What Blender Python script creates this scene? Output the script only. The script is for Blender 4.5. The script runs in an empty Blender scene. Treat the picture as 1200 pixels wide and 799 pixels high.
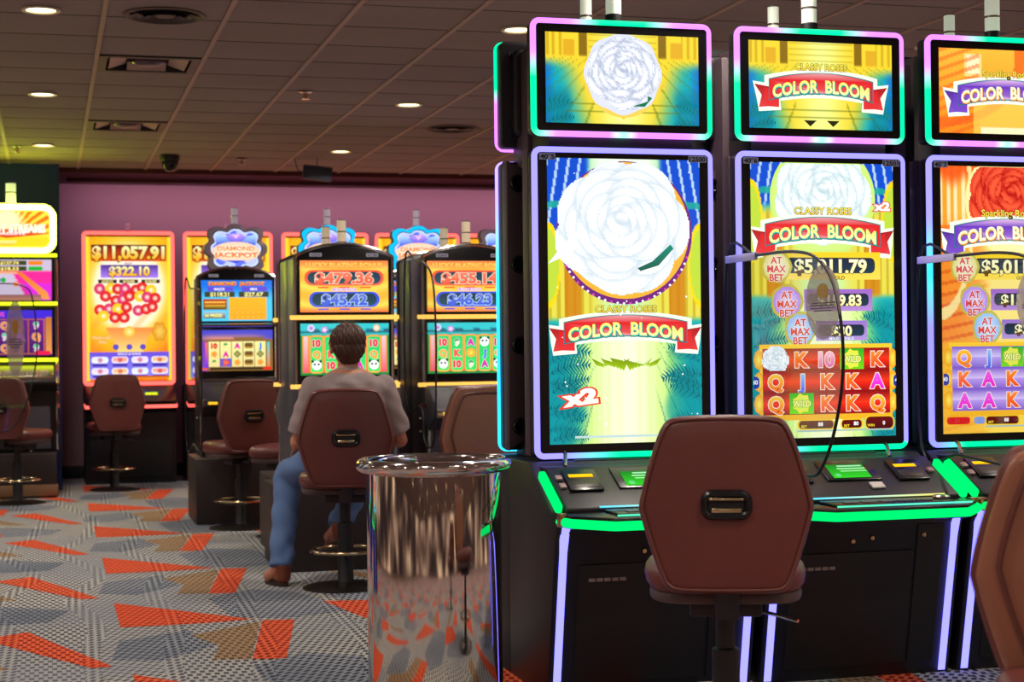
import bpy, bmesh, math, random
import numpy as np
from mathutils import Vector, Matrix
random.seed(7)
sc = bpy.context.scene
COL = sc.collection
PI = math.pi

# ------------------------------------------------------------------ camera
th, pit, rol, FPX = math.radians(15.46), math.radians(.218), .011, 1970.
F = Vector((math.sin(th)*math.cos(pit), math.cos(th)*math.cos(pit), math.sin(pit)))
R0 = Vector((math.cos(th), -math.sin(th), 0)); U0 = R0.cross(F)
R = R0*math.cos(rol) - U0*math.sin(rol); U = U0*math.cos(rol) + R0*math.sin(rol)
cd = bpy.data.cameras.new('camera'); cam = bpy.data.objects.new('camera', cd); COL.objects.link(cam)
M = Matrix((R, U, -F)).transposed().to_4x4(); M.translation = (0, 0, 1.30)
cam.matrix_world = M
cd.sensor_width = 36; cd.lens = FPX*36/1200; cd.clip_start = .05; cd.clip_end = 100
cd.dof.use_dof = True; cd.dof.focus_distance = 6.5; cd.dof.aperture_fstop = 4.5
sc.camera = cam
sc.view_settings.view_transform = 'Standard'; sc.view_settings.look = 'None'
sc.view_settings.gamma = 1; sc.view_settings.use_curve_mapping = False
sc.view_settings.exposure = 0.0
w = bpy.data.worlds.new('world'); sc.world = w; w.use_nodes = True
_wt = w.node_tree; _g = _wt.nodes.new('ShaderNodeTexCoord'); _n = _wt.nodes.new('ShaderNodeTexNoise'); _n.inputs['Scale'].default_value = 6; _n.inputs['Detail'].default_value = 1.5
_r = _wt.nodes.new('ShaderNodeValToRGB'); _c = _r.color_ramp
_c.elements[0].position = .40; _c.elements[0].color = (.035, .022, .022, 1); _c.elements[1].position = .74; _c.elements[1].color = (1.3, .80, .45, 1)
for _p, _k in ((.50, (.12, .07, .05, 1)), (.58, (.30, .18, .13, 1)), (.66, (.60, .42, .28, 1))):
    _e = _c.elements.new(_p); _e.color = _k
_wt.links.new(_g.outputs['Generated'], _n.inputs['Vector']); _wt.links.new(_n.outputs['Fac'], _r.inputs[0]); _wt.links.new(_r.outputs[0], _wt.nodes['Background'].inputs[0])
w.node_tree.nodes['Background'].inputs[1].default_value = 1.0
LAMP_W = 22.5; WASH_W = 58.0

# ------------------------------------------------------------------ colour and materials
def lin(c):
    return tuple((x/12.92 if x <= .04045 else ((x+.055)/1.055)**2.4) for x in c[:3])
def lin_np(a):
    a = np.clip(a, 0, 1)
    return np.where(a <= .04045, a/12.92, ((a+.055)/1.055)**2.4)
def h2(s):
    return tuple(int(s[i:i+2], 16)/255 for i in (0, 2, 4))
MATS = {}
def pbr(name, col, rough=.5, metal=0., bump=0., bscale=200., spec=.5, var=0., vscale=6., coat=0.):
    if name in MATS: return MATS[name]
    m = bpy.data.materials.new(name); m.use_nodes = True; nt = m.node_tree
    b = nt.nodes['Principled BSDF']
    c = lin(h2(col) if isinstance(col, str) else col)
    b.inputs['Base Color'].default_value = (*c, 1); b.inputs['Roughness'].default_value = rough
    b.inputs['Metallic'].default_value = metal; b.inputs['Specular IOR Level'].default_value = spec
    b.inputs['Coat Weight'].default_value = coat
    tc = nt.nodes.new('ShaderNodeTexCoord')
    if bump:
        n = nt.nodes.new('ShaderNodeTexNoise'); n.inputs['Scale'].default_value = bscale; n.inputs['Detail'].default_value = 3
        nt.links.new(tc.outputs['Object'], n.inputs['Vector'])
        bp = nt.nodes.new('ShaderNodeBump'); bp.inputs['Strength'].default_value = bump; bp.inputs['Distance'].default_value = .002
        nt.links.new(n.outputs['Fac'], bp.inputs['Height']); nt.links.new(bp.outputs['Normal'], b.inputs['Normal'])
    if var:
        n = nt.nodes.new('ShaderNodeTexNoise'); n.inputs['Scale'].default_value = vscale; n.inputs['Detail'].default_value = 4
        nt.links.new(tc.outputs['Object'], n.inputs['Vector'])
        mx = nt.nodes.new('ShaderNodeMix'); mx.data_type = 'RGBA'
        mx.inputs[6].default_value = (*[x*(1-var) for x in c], 1); mx.inputs[7].default_value = (*[min(1, x*(1+var)) for x in c], 1)
        nt.links.new(n.outputs['Fac'], mx.inputs[0]); nt.links.new(mx.outputs[2], b.inputs['Base Color'])
    MATS[name] = m; return m
def glow(name, col, strength):
    if name in MATS: return MATS[name]
    m = bpy.data.materials.new(name); m.use_nodes = True; nt = m.node_tree; nt.nodes.clear()
    e = nt.nodes.new('ShaderNodeEmission'); o = nt.nodes.new('ShaderNodeOutputMaterial')
    e.inputs[0].default_value = (*lin(h2(col) if isinstance(col, str) else col), 1); e.inputs[1].default_value = strength
    nt.links.new(e.outputs[0], o.inputs[0]); MATS[name] = m; return m
def vglow(name, strength, sampling='NONE', gloss=True):
    if name in MATS: return MATS[name]
    m = bpy.data.materials.new(name); m.use_nodes = True; nt = m.node_tree
    b = nt.nodes['Principled BSDF']; a = nt.nodes.new('ShaderNodeAttribute'); a.attribute_name = 'Col'
    b.inputs['Base Color'].default_value = (.01, .01, .01, 1); b.inputs['Roughness'].default_value = .15
    b.inputs['Specular IOR Level'].default_value = .4 if gloss else 0.
    nt.links.new(a.outputs['Color'], b.inputs['Emission Color']); b.inputs['Emission Strength'].default_value = strength
    m.cycles.emission_sampling = sampling
    MATS[name] = m; return m
SCREEN = vglow('lit_screen_glass', 1.14)
NEON = vglow('led_tube', 2.5, 'AUTO', False)
FARNEON = vglow('led_tube_far', 2.6, 'AUTO', False)
BLACK = pbr('black_gloss_plastic', '0b0b10', .25, spec=.5)
BLACKM = pbr('black_satin_plastic', '121116', .45, bump=.2)
BODY = pbr('dark_cabinet_paint', '17151a', .42, bump=.25, bscale=400, var=.15)
BODYR = pbr('dark_rear_panel', '43333a', .5, bump=.3, bscale=500)
CHROME = pbr('polished_chrome', 'd8d5d0', .1, 1.)
CHROMEB = pbr('brushed_chrome', 'b9b6b2', .25, 1.)
BRASS = pbr('warm_metal', 'c9b08a', .2, 1.)
LEATHER = pbr('maroon_leather', '66302c', .38, bump=.35, bscale=260, var=.12, vscale=9)
LEATHERF = pbr('brown_leather_cushion', '9c6650', .24, bump=.25, bscale=260, var=.1)
PIPING = pbr('piping_leather', '6b3b35', .35)
GREY = pbr('grey_metal', '6f7370', .4, .3)
WHITEP = pbr('white_label', 'cfcac8', .6)
INK = pbr('label_ink', '1b1b1e', .6)

# ------------------------------------------------------------------ mesh tools
class MB:
    def __init__(s): s.V = []; s.F = []; s.C = []; s.has = False
    def add(s, vs, fs, cols=None, mtx=None):
        o = len(s.V)
        if mtx is not None: vs = [mtx @ Vector(v) for v in vs]
        s.V += [tuple(v) for v in vs]; s.F += [tuple(i+o for i in f) for f in fs]
        if cols is not None: s.has = True; s.C += list(cols)
        else: s.C += [(1, 1, 1)]*len(vs)
        return s
    def bm(s, b, mtx=None):
        b.verts.index_update()
        s.add([v.co.copy() for v in b.verts], [[v.index for v in f.verts] for f in b.faces], None, mtx); b.free(); return s
    def box(s, x0, x1, y0, y1, z0, z1, bev=0., mtx=None, seg=2):
        b = bmesh.new(); bmesh.ops.create_cube(b, size=1)
        for v in b.verts:
            v.co = ((x0+x1)/2+v.co.x*(x1-x0), (y0+y1)/2+v.co.y*(y1-y0), (z0+z1)/2+v.co.z*(z1-z0))
        if bev: bmesh.ops.bevel(b, geom=b.edges[:], offset=bev, segments=seg, affect='EDGES', profile=.5)
        return s.bm(b, mtx)
    def prism(s, poly, a, lo, hi, bev=0., mtx=None):
        """poly 2D extruded along axis a ('x': poly=(y,z); 'y': (x,z); 'z': (x,y))"""
        def P(p, t): return {'x': (t, p[0], p[1]), 'y': (p[0], t, p[1]), 'z': (p[0], p[1], t)}[a]
        b = bmesh.new(); A = [b.verts.new(P(p, lo)) for p in poly]; B = [b.verts.new(P(p, hi)) for p in poly]
        n = len(poly); b.faces.new(A); b.faces.new(B[::-1])
        for i in range(n): b.faces.new((A[i], B[i], B[(i+1) % n], A[(i+1) % n]))
        bmesh.ops.recalc_face_normals(b, faces=b.faces[:])
        if bev:
            ed = [e for e in b.edges if len(e.link_faces) == 2 and e.calc_face_angle(0) > .5]
            bmesh.ops.bevel(b, geom=ed, offset=bev, segments=2, affect='EDGES', profile=.5)
        return s.bm(b, mtx)
    def lathe(s, prof, n=32, c=(0, 0, 0), mtx=None):
        vs = []; fs = []
        for r, z in prof:
            for k in range(n):
                t = 2*PI*k/n; vs.append((c[0]+r*math.cos(t), c[1]+r*math.sin(t), c[2]+z))
        for i in range(len(prof)-1):
            for k in range(n):
                a = i*n+k; b = i*n+(k+1) % n; fs.append((a, b, b+n, a+n))
        if prof[0][0] > 1e-5: fs.append(tuple(range(n))[::-1])
        if prof[-1][0] > 1e-5: fs.append(tuple((len(prof)-1)*n+k for k in range(n)))
        return s.add(vs, fs, None, mtx)
    def tube(s, pts, r, closed=False, n=10, colf=None, flat=None):
        """tube along pts; colf(point)->rgb linear; flat=(normal, thickness) squashes"""
        pts = [Vector(p) for p in pts]; m = len(pts); vs = []; cs = []; fs = []
        up = None
        for i, p in enumerate(pts):
            if closed: t = (pts[(i+1) % m]-pts[i-1]).normalized()
            else: t = (pts[min(i+1, m-1)]-pts[max(i-1, 0)]).normalized()
            if up is None:
                up = Vector((0, 0, 1)) if abs(t.z) < .9 else Vector((0, 1, 0))
            s1 = t.cross(up)
            if s1.length < 1e-4: s1 = t.cross(Vector((0, 1, .01)))
            s1.normalize(); s2 = s1.cross(t).normalized(); up = s2
            for k in range(n):
                a = 2*PI*k/n; vs.append(p+s1*r*math.cos(a)+s2*r*math.sin(a))
                if colf: cs.append(colf(p))
        for i in range(m if closed else m-1):
            j = (i+1) % m
            for k in range(n):
                k2 = (k+1) % n; fs.append((i*n+k, i*n+k2, j*n+k2, j*n+k))
        if not closed:
            fs.append(tuple(range(n))[::-1]); fs.append(tuple((m-1)*n+k for k in range(n)))
        return s.add(vs, fs, cs if colf else None)
    def sphere(s, c, r, n=16, m=10, mtx=None):
        if not hasattr(r, '__len__'): r = (r, r, r)
        vs = [(c[0], c[1], c[2]-r[2])]; fs = []
        for i in range(1, m):
            p = -PI/2+PI*i/m
            for k in range(n):
                t = 2*PI*k/n; vs.append((c[0]+r[0]*math.cos(p)*math.cos(t), c[1]+r[1]*math.cos(p)*math.sin(t), c[2]+r[2]*math.sin(p)))
        vs.append((c[0], c[1], c[2]+r[2]))
        for k in range(n):
            fs.append((0, 1+(k+1) % n, 1+k)); fs.append((len(vs)-1, len(vs)-1-n+k, len(vs)-1-n+(k+1) % n))
        for i in range(m-2):
            for k in range(n):
                a = 1+i*n+k; b = 1+i*n+(k+1) % n; fs.append((a, b, b+n, a+n))
        return s.add(vs, fs, None, mtx)
    def obj(s, name, mat, parent=None, smooth=35, loc=None):
        me = bpy.data.meshes.new(name); me.from_pydata(s.V, [], s.F)
        for mm in (mat if isinstance(mat, (list, tuple)) else [mat]): me.materials.append(mm)
        if s.has:
            at = me.color_attributes.new('Col', 'FLOAT_COLOR', 'POINT')
            a = np.ones((len(s.V), 4), dtype=np.float32); a[:, :3] = np.array(s.C, dtype=np.float32)
            at.data.foreach_set('color', a.ravel())
        if smooth:
            me.polygons.foreach_set('use_smooth', [True]*len(me.polygons)); me.set_sharp_from_angle(angle=math.radians(smooth))
        me.update()
        o = bpy.data.objects.new(name, me); COL.objects.link(o)
        if parent: o.parent = parent
        if loc: o.location = loc
        return o
def thing(name, label, cat, loc=(0, 0, 0), rz=0., group=None):
    o = bpy.data.objects.new(name, None); COL.objects.link(o); o.location = loc; o.rotation_euler = (0, 0, rz)
    o.empty_display_size = .1
    return tag(o, label, cat, group)
def tag(o, label, cat, group=None):
    o['label'] = label; o['category'] = cat
    if group: o['group'] = group
    return o
def struct(o): o['kind'] = 'structure'; return o
KIDS = {}
def copy_tree(o, parent=None):
    c = o.copy(); COL.objects.link(c)
    if parent: c.parent = parent
    for ch in list(o.children): copy_tree(ch, c)
    return c
def dup(root, loc, rz, label, group=None):
    c = copy_tree(root); c.location = loc; c.rotation_euler = (0, 0, rz); c['label'] = label
    if group: c['group'] = group
    return c
def rrect(w, h, r, n=6, cx=0., cz=0.):
    pts = []
    for sx, sz, a0 in ((1, 1, 0), (-1, 1, 90), (-1, -1, 180), (1, -1, 270)):
        for k in range(n+1):
            a = math.radians(a0+90*k/n); pts.append((cx+sx*(w/2-r)+r*math.cos(a), cz+sz*(h/2-r)+r*math.sin(a)))
    return pts
def dense(pts, step=.03, closed=True):
    out = []; m = len(pts)
    for i in range(m if closed else m-1):
        a = Vector(pts[i]); b = Vector(pts[(i+1) % m]); k = max(1, int((b-a).length/step))
        out += [a.lerp(b, j/k) for j in range(k)]
    if not closed: out.append(Vector(pts[-1]))
    return out

# ------------------------------------------------------------------ lettering
_T = {}
def text_geo(s, off=0.):
    if (s, off) in _T: return _T[(s, off)]
    c = bpy.data.curves.new('t', 'FONT'); c.body = s; c.offset = off; c.fill_mode = 'FRONT'; c.resolution_u = 3
    o = bpy.data.objects.new('t', c); COL.objects.link(o)
    dg = bpy.context.evaluated_depsgraph_get(); me = bpy.data.meshes.new_from_object(o.evaluated_get(dg))
    V = np.array([v.co[:2] for v in me.vertices]) if len(me.vertices) else np.zeros((0, 2)); Fc = [tuple(p.vertices) for p in me.polygons]
    bpy.data.objects.remove(o); bpy.data.curves.remove(c); bpy.data.meshes.remove(me)
    _T[(s, off)] = (V, Fc); return _T[(s, off)]

class Art:
    """flat picture: u left-right 0..1, v top-down 0..1, drawn in thin layers towards -Y"""
    def __init__(s, w, h): s.w, s.h = w, h; s.V = []; s.F = []; s.C = []; s.L = 0
    def _put(s, uv, fs, cols, L=None):
        s.L += 1 if L is None else 0
        y = -.00007*(s.L if L is None else L); o = len(s.V)
        for (u, v) in uv:
            u = min(1., max(0., u)); v = min(1., max(0., v)); s.V.append(((u-.5)*s.w, y, (1-v)*s.h))
        s.F += [tuple(i+o for i in f) for f in fs]; s.C += [lin(c) for c in cols]
    def grid(s, fn, nx, ny):
        u, v = np.meshgrid(np.linspace(0, 1, nx+1), np.linspace(0, 1, ny+1))
        c = lin_np(fn(u, v)).reshape(-1, 3); o = len(s.V)
        s.V += list(zip(((u-.5)*s.w).ravel().tolist(), [0.]*u.size, ((1-v)*s.h).ravel().tolist()))
        n = nx+1
        s.F += [(o+j*n+i, o+(j+1)*n+i, o+(j+1)*n+i+1, o+j*n+i+1) for j in range(ny) for i in range(nx)]
        s.C += [tuple(x) for x in c.tolist()]
    def poly(s, pts, c, c2=None):
        vs = [p[1] for p in pts]; a, b = min(vs), max(vs)
        cols = [c if c2 is None else tuple(c[i]+(c2[i]-c[i])*(p[1]-a)/max(1e-6, b-a) for i in range(3)) for p in pts]
        s._put(pts, [tuple(range(len(pts)))[::-1]], cols)
    def rect(s, u0, v0, u1, v1, c, c2=None): s.poly([(u0, v0), (u1, v0), (u1, v1), (u0, v1)], c, c2)
    def rr(s, u0, v0, u1, v1, c, c2=None, r=.4):
        W, H = (u1-u0)*s.w, (v1-v0)*s.h; pts = rrect(W, H, min(W, H)*min(r, .499), 4)
        s.poly([((u0+u1)/2+x/s.w, (v0+v1)/2-z/s.h) for x, z in pts], c, c2)
    def ell(s, u, v, r, c, cc=None, rv=None, n=24, lob=0, amp=0., a0=0.):
        """r in units of width"""
        rv = rv or r; pts = [(u, v)]; cols = [cc or c]
        for k in range(n):
            t = 2*PI*k/n+a0; q = 1+amp*math.cos(lob*t); pts.append((u+r*q*math.cos(t), v+rv*q*s.w/s.h*math.sin(t))); cols.append(c)
        s._put(pts, [(0, 1+(k+1) % n, 1+k) for k in range(n)], cols)
    def text(s, t, u, v, hh, c, c2=None, wd=None, bold=.02, out=None, ow=.05, arc=0., rot=0., al='c'):
        """hh = cap height as fraction of h; wd = width as fraction of w"""
        V0, _ = text_geo(t, 0.)
        if not len(V0): return
        x0, x1 = V0[:, 0].min(), V0[:, 0].max(); z1 = .729
        sz = hh*s.h/z1; sx = sz if wd is None else wd*s.w/(x1-x0)
        for off, a, b in ([(bold+ow, out, out)] if out else [])+[(bold, c, c2 or c)]:
            Vt, Ft = text_geo(t, off); X = (Vt[:, 0]-(x0+x1)/2)*sx; Z = (Vt[:, 1]-z1/2)*sz
            tt = np.clip(.5-(Vt[:, 1]-z1/2)/z1, 0, 1)
            if arc: Z = Z-arc*s.h*(X/((x1-x0)*sx/2))**2
            if rot: X, Z = X*math.cos(rot)-Z*math.sin(rot), X*math.sin(rot)+Z*math.cos(rot)
            if al == 'l': X = X+(x1-x0)*sx/2
            s._put([(u+x/s.w, v-z/s.h) for x, z in zip(X, Z)], Ft, [tuple(a[i]+(b[i]-a[i])*q for i in range(3)) for q in tt])
    def obj(s, name, parent, mat=None, loc=(0, 0, 0), rx=0.):
        me = bpy.data.meshes.new(name); me.from_pydata(s.V, [], s.F); me.materials.append(mat or SCREEN)
        at = me.color_attributes.new('Col', 'FLOAT_COLOR', 'POINT'); a = np.ones((len(s.V), 4), dtype=np.float32)
        a[:, :3] = np.array(s.C, dtype=np.float32); at.data.foreach_set('color', a.ravel()); me.update()
        o = bpy.data.objects.new(name, me); COL.objects.link(o); o.parent = parent; o.location = loc; o.rotation_euler = (rx, 0, 0)
        return o
def sst(a, b, x): t = np.clip((x-a)/(b-a), 0, 1); return t*t*(3-2*t)
def mixc(img, col, m):
    m = np.clip(m, 0, 1)[..., None]; return img*(1-m)+np.array(col)*m
def solid(u, c): return np.zeros(u.shape+(3,))+np.array(c)
W1 = (1., 1., 1.); K0 = (.04, .03, .06)

# ------------------------------------------------------------------ room
CZ = 3.08; WY = 17.9; XL, XR, YF = -9.0, 13.0, -8.0
def carpet_mat(name, ca, cb, cc, contrast=1.):
    """woven tile: light dashes ca, dark dots cb, drifting towards cc"""
    m = bpy.data.materials.new(name); m.use_nodes = True; nt = m.node_tree; L = nt.links; b = nt.nodes['Principled BSDF']
    N = nt.nodes.new
    tc = N('ShaderNodeTexCoord')
    nz = N('ShaderNodeTexNoise'); nz.inputs['Scale'].default_value = .9; nz.inputs['Detail'].default_value = 2
    L.new(tc.outputs['Object'], nz.inputs['Vector'])
    wv = N('ShaderNodeTexWave'); wv.inputs['Scale'].default_value = .42; wv.inputs['Distortion'].default_value = 3.5; wv.inputs['Detail'].default_value = 1
    L.new(tc.outputs['Object'], wv.inputs['Vector'])
    # rotate the weave a little in broad drifts
    rot = N('ShaderNodeVectorRotate'); rot.rotation_type = 'Z_AXIS'
    mm = N('ShaderNodeMath'); mm.operation = 'MULTIPLY'; mm.inputs[1].default_value = .9; L.new(wv.outputs['Fac'], mm.inputs[0])
    sn = N('ShaderNodeMath'); sn.operation = 'SNAP'; sn.inputs[1].default_value = .3; L.new(mm.outputs[0], sn.inputs[0])
    L.new(tc.outputs['Object'], rot.inputs['Vector']); L.new(sn.outputs[0], rot.inputs['Angle'])
    br = N('ShaderNodeTexBrick'); br.offset = .5; br.inputs['Scale'].default_value = 1.
    br.inputs['Brick Width'].default_value = .036; br.inputs['Row Height'].default_value = .062; br.inputs['Mortar Size'].default_value = .009
    br.inputs['Mortar Smooth'].default_value = .3; br.inputs['Bias'].default_value = -.2
    br.inputs['Color1'].default_value = (*lin(cb), 1); br.inputs['Color2'].default_value = (*[x*1.7 for x in lin(cb)], 1)
    br.inputs['Mortar'].default_value = (*lin(ca), 1)
    L.new(rot.outputs[0], br.inputs['Vector'])
    mx = N('ShaderNodeMix'); mx.data_type = 'RGBA'; mx.inputs[7].default_value = (*lin(cc), 1)
    mr = N('ShaderNodeMapRange'); mr.inputs[1].default_value = .42; mr.inputs[2].default_value = .62; mr.inputs[3].default_value = .05; mr.inputs[4].default_value = .55*contrast
    L.new(nz.outputs['Fac'], mr.inputs[0]); L.new(mr.outputs[0], mx.inputs[0]); L.new(br.outputs['Color'], mx.inputs[6])
    L.new(mx.outputs[2], b.inputs['Base Color']); b.inputs['Roughness'].default_value = .95; b.inputs['Specular IOR Level'].default_value = .15
    fz = N('ShaderNodeTexNoise'); fz.inputs['Scale'].default_value = 160; L.new(tc.outputs['Object'], fz.inputs['Vector'])
    bp = N('ShaderNodeBump'); bp.inputs['Strength'].default_value = .5; bp.inputs['Distance'].default_value = .004
    L.new(fz.outputs['Fac'], bp.inputs['Height']); L.new(bp.outputs['Normal'], b.inputs['Normal'])
    return m
CM = [carpet_mat('carpet_grey_weave', (.74, .73, .70), (.20, .21, .25), (.50, .52, .57)),
      carpet_mat('carpet_orange_inlay', (.90, .42, .26), (.50, .10, .08), (.84, .24, .14), .5),
      carpet_mat('carpet_slate_inlay', (.60, .62, .66), (.16, .18, .22), (.33, .37, .43)),
      carpet_mat('carpet_tan_inlay', (.66, .56, .44), (.36, .26, .18), (.50, .40, .30))]
b = MB(); me_f = []
b.box(XL, XR, YF, WY+.2, -.1, 0); nbase = len(b.F)
mi = [0]*nbase
P_OR = [[(.32, 8.93), (.95, 8.17), (.72, 8.13), (.32, 8.13)], [(.985, 8.12), (1.137, 8.10), (.96, 7.09), (.82, 7.11)],
        [(-.30, 8.00), (-.10, 8.14), (.251, 7.13), (.162, 7.13)], [(1.36, 8.64), (1.83, 8.55), (1.80, 8.04), (1.47, 8.03)]]
P_SL = [[(.80, 8.95), (1.05, 9.2), (1.27, 9.03), (1.47, 8.30), (1.15, 8.16), (.86, 8.24)], [(-.75, 8.9), (-.3, 9.05), (.1, 8.75), (.0, 8.4), (-.6, 8.35)],
        [(.30, 7.75), (.62, 7.95), (.7, 7.5), (.45, 7.2), (.25, 7.3)]]
P_TN = [[(.62, 7.80), (.97, 8.09), (.815, 7.12), (.66, 7.16), (.72, 7.5)], [(-.62, 7.9), (-.50, 7.9), (-.16, 7.2), (-.30, 7.2)]]
for i in range(-4, 6):
    for j in range(-8, 5):
        dx, dy = 2.15*i, 2.0*j
        for L_, mt, zz in ((P_SL, 2, .0010), (P_TN, 3, .0014), (P_OR, 1, .0018)):
            for pl in L_:
                q = [(x+dx, y+dy) for x, y in pl]
                if max(p[1] for p in q) > WY or min(p[1] for p in q) < YF or min(p[0] for p in q) < XL or max(p[0] for p in q) > XR: continue
                ar = sum(q[k][0]*q[(k+1) % len(q)][1]-q[(k+1) % len(q)][0]*q[k][1] for k in range(len(q)))
                if ar < 0: q = q[::-1]
                b.add([(x, y, zz) for x, y in q], [tuple(range(len(q)))]); mi.append(mt)
fl = b.obj('floor', CM, smooth=0); fl.data.polygons.foreach_set('material_index', mi); struct(fl)

# ceiling: square tiles with recessed joints
def ceil_mat():
    m = bpy.data.materials.new('acoustic_tile'); m.use_nodes = True; nt = m.node_tree; L = nt.links; N = nt.nodes.new; b = nt.nodes['Principled BSDF']
    tc = N('ShaderNodeTexCoord'); n = N('ShaderNodeTexNoise'); n.inputs['Scale'].default_value = 90; n.inputs['Detail'].default_value = 5
    n2 = N('ShaderNodeTexNoise'); n2.inputs['Scale'].default_value = 1.3; L.new(tc.outputs['Object'], n.inputs[0]); L.new(tc.outputs['Object'], n2.inputs[0])
    mx = N('ShaderNodeMix'); mx.data_type = 'RGBA'; mx.inputs[6].default_value = (*lin((.46, .41, .40)), 1); mx.inputs[7].default_value = (*lin((.62, .56, .55)), 1)
    ad = N('ShaderNodeMath'); ad.operation = 'MULTIPLY_ADD'; ad.inputs[1].default_value = .5; L.new(n.outputs['Fac'], ad.inputs[0])
    m2 = N('ShaderNodeMath'); m2.operation = 'MULTIPLY'; m2.inputs[1].default_value = .5; L.new(n2.outputs['Fac'], m2.inputs[0]); L.new(m2.outputs[0], ad.inputs[2])
    L.new(ad.outputs[0], mx.inputs[0]); L.new(mx.outputs[2], b.inputs['Base Color']); b.inputs['Roughness'].default_value = .9
    bp = N('ShaderNodeBump'); bp.inputs['Strength'].default_value = .6; bp.inputs['Distance'].default_value = .004
    L.new(n.outputs['Fac'], bp.inputs['Height']); L.new(bp.outputs['Normal'], b.inputs['Normal']); return m
TX, TY, OX, OY = .633, .589, .305, 9.189
b = MB()
b.add([(XL, YF, CZ+.06), (XR, YF, CZ+.06), (XR, WY+.2, CZ+.06), (XL, WY+.2, CZ+.06)], [(0, 1, 2, 3)])
ix0, ix1 = math.ceil((XL-OX)/TX), math.floor((XR-OX)/TX); iy0, iy1 = math.ceil((YF-OY)/TY), math.floor((WY-OY)/TY)
DIFF = [(.305, 10.367), (.305, 10.367+5*TY)]
holes = [(0, 2), (0, 7)]
cells = MB(); rnd = random.Random(3)
for i in range(ix0, ix1):
    for j in range(iy0, iy1+1):
        if (i, j) in holes: continue
        x0, x1, y0, y1 = OX+i*TX, OX+(i+1)*TX, OY+j*TY, min(WY, OY+(j+1)*TY)
        sag = rnd.uniform(0, .004); g = .002
        V = []; n = 4
        for a in range(n+1):
            for c in range(n+1):
                u, v = a/n, c/n
                zz = CZ-sag*math.sin(PI*u)*math.sin(PI*v)+.006*((abs(2*v-1))**6)
                V.append((x0+g+(x1-x0-2*g)*u, y0+g+(y1-y0-2*g)*v, zz))
        Fs = [(a*(n+1)+c, a*(n+1)+c+1, (a+1)*(n+1)+c+1, (a+1)*(n+1)+c) for a in range(n) for c in range(n)]
        cells.add(V, Fs)
b.add(cells.V, cells.F)
struct(b.obj('ceiling', [ceil_mat()]))
CEILG = pbr('ceiling_tee_bar', (.66, .55, .50), .6)
b = MB()
for i in range(ix0, ix1+1): b.box(OX+i*TX-.013, OX+i*TX+.013, YF, WY, CZ-.008, CZ+.01)
struct(b.obj('trim_1', CEILG))
b = MB()
for j in range(iy0, iy1+1): b.box(XL, XR, OY+j*TY-.003, OY+j*TY+.003, CZ+.004, CZ+.02)
struct(b.obj('trim_2', pbr('ceiling_dark_joint', (.12, .1, .1), .8)))
WALLM = pbr('mauve_wall_paint', (.60, .47, .50), .85, bump=.2, bscale=120, var=.05, vscale=1.5)
SIDEM = pbr('side_wall_paint', (.36, .30, .33), .85)
b = MB(); b.box(XL, XR, WY, WY+.2, 0, CZ+.06); struct(b.obj('wall_back', WALLM))
b = MB(); b.box(-2.6, .125, 16.45, WY, 0, CZ+.05, .01); struct(b.obj('wall_left_column', pbr('navy_wall_paint', (.15, .24, .50), .7)))
b = MB(); b.box(.125, XR, WY-.02, WY, 0, .13, .004); struct(b.obj('baseboard_back', pbr('dark_baseboard', (.10, .08, .10), .5)))
b = MB(); b.box(.125, XR, 16.75, WY, CZ-.045, CZ+.03); struct(b.obj('trim_3', pbr('soffit_red_glow_tint', (.30, .07, .09), .7)))  # added strip; red neon light on the ceiling is put into its colour

t = thing('added_wash_light', 'added pink light strip that brightens the far wall', 'added light', (6.1, WY-.55, CZ-.06))  # invented fitting, added to brighten the far wall
b = MB(); b.box(-5.9, 5.9, -.03, .03, -.02, .015, .003); b.obj('added_strip_housing', pbr('added_wash_housing', (.3, .1, .12), .5), t)
ld = bpy.data.lights.new('added_wash_lamp', 'AREA'); ld.shape = 'RECTANGLE'; ld.size = 11.6; ld.size_y = .05; ld.energy = WASH_W; ld.color = (1., .55, .80)
lo = bpy.data.objects.new('added_wash_lamp', ld); COL.objects.link(lo); lo.parent = t; lo.location = (0, 0, -.03); lo.rotation_euler = (math.radians(35), 0, 0)
# ------------------------------------------------------------------ ceiling fittings
LG = 'recessed round ceiling downlights'
def downlight(loc, label):
    t = thing('recessed_downlight', label, 'ceiling light', loc, 0, LG)
    b = MB(); b.lathe([(.075, -.001), (.098, -.004), (.100, -.012), (.094, -.016), (.078, -.012), (.075, -.001)], 32); b.obj('trim_ring', pbr('white_light_trim', 'd8d0c0', .5), t)
    b = MB(); b.lathe([(.0, -.006), (.05, -.008), (.077, -.004)], 32); b.obj('diffuser', glow('downlight_glow', (1, .90, .66), 6.), t)
    ld = bpy.data.lights.new('downlight_lamp', 'AREA'); ld.shape = 'DISK'; ld.size = .15; ld.energy = LAMP_W; ld.color = (1., .88, .77); ld.spread = math.radians(150)
    lo = bpy.data.objects.new('downlight_lamp', ld); COL.objects.link(lo); lo.parent = t; lo.location = (0, 0, -.02)
    return t
LX, LY = 2.565, 2.945
names = {(0, 0): 'round downlight in the near top-left corner of the ceiling', (0, 1): 'round downlight left of the nearer square air grille',
         (0, 2): 'round downlight in the yellow-green glow above the yellow sign', (1, 0): 'round downlight just above the tall glowing cabinet at centre',
         (1, 1): 'round downlight between the sprinkler head and the far round vent', (1, 2): 'small round downlight nearest the hanging box'}
first = None
for i in range(-2, 5):
    for j in range(-5, 3):
        lab = names.get((i, j), 'round ceiling downlight out of the frame')
        loc = (-.014+LX*i, 9.02+LY*j, CZ-.001)
        if first is None: first = downlight(loc, lab)
        else: dup(first, loc, 0, lab)
VENTM = pbr('brown_vent_paint', (.42, .35, .32), .6)
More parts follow.
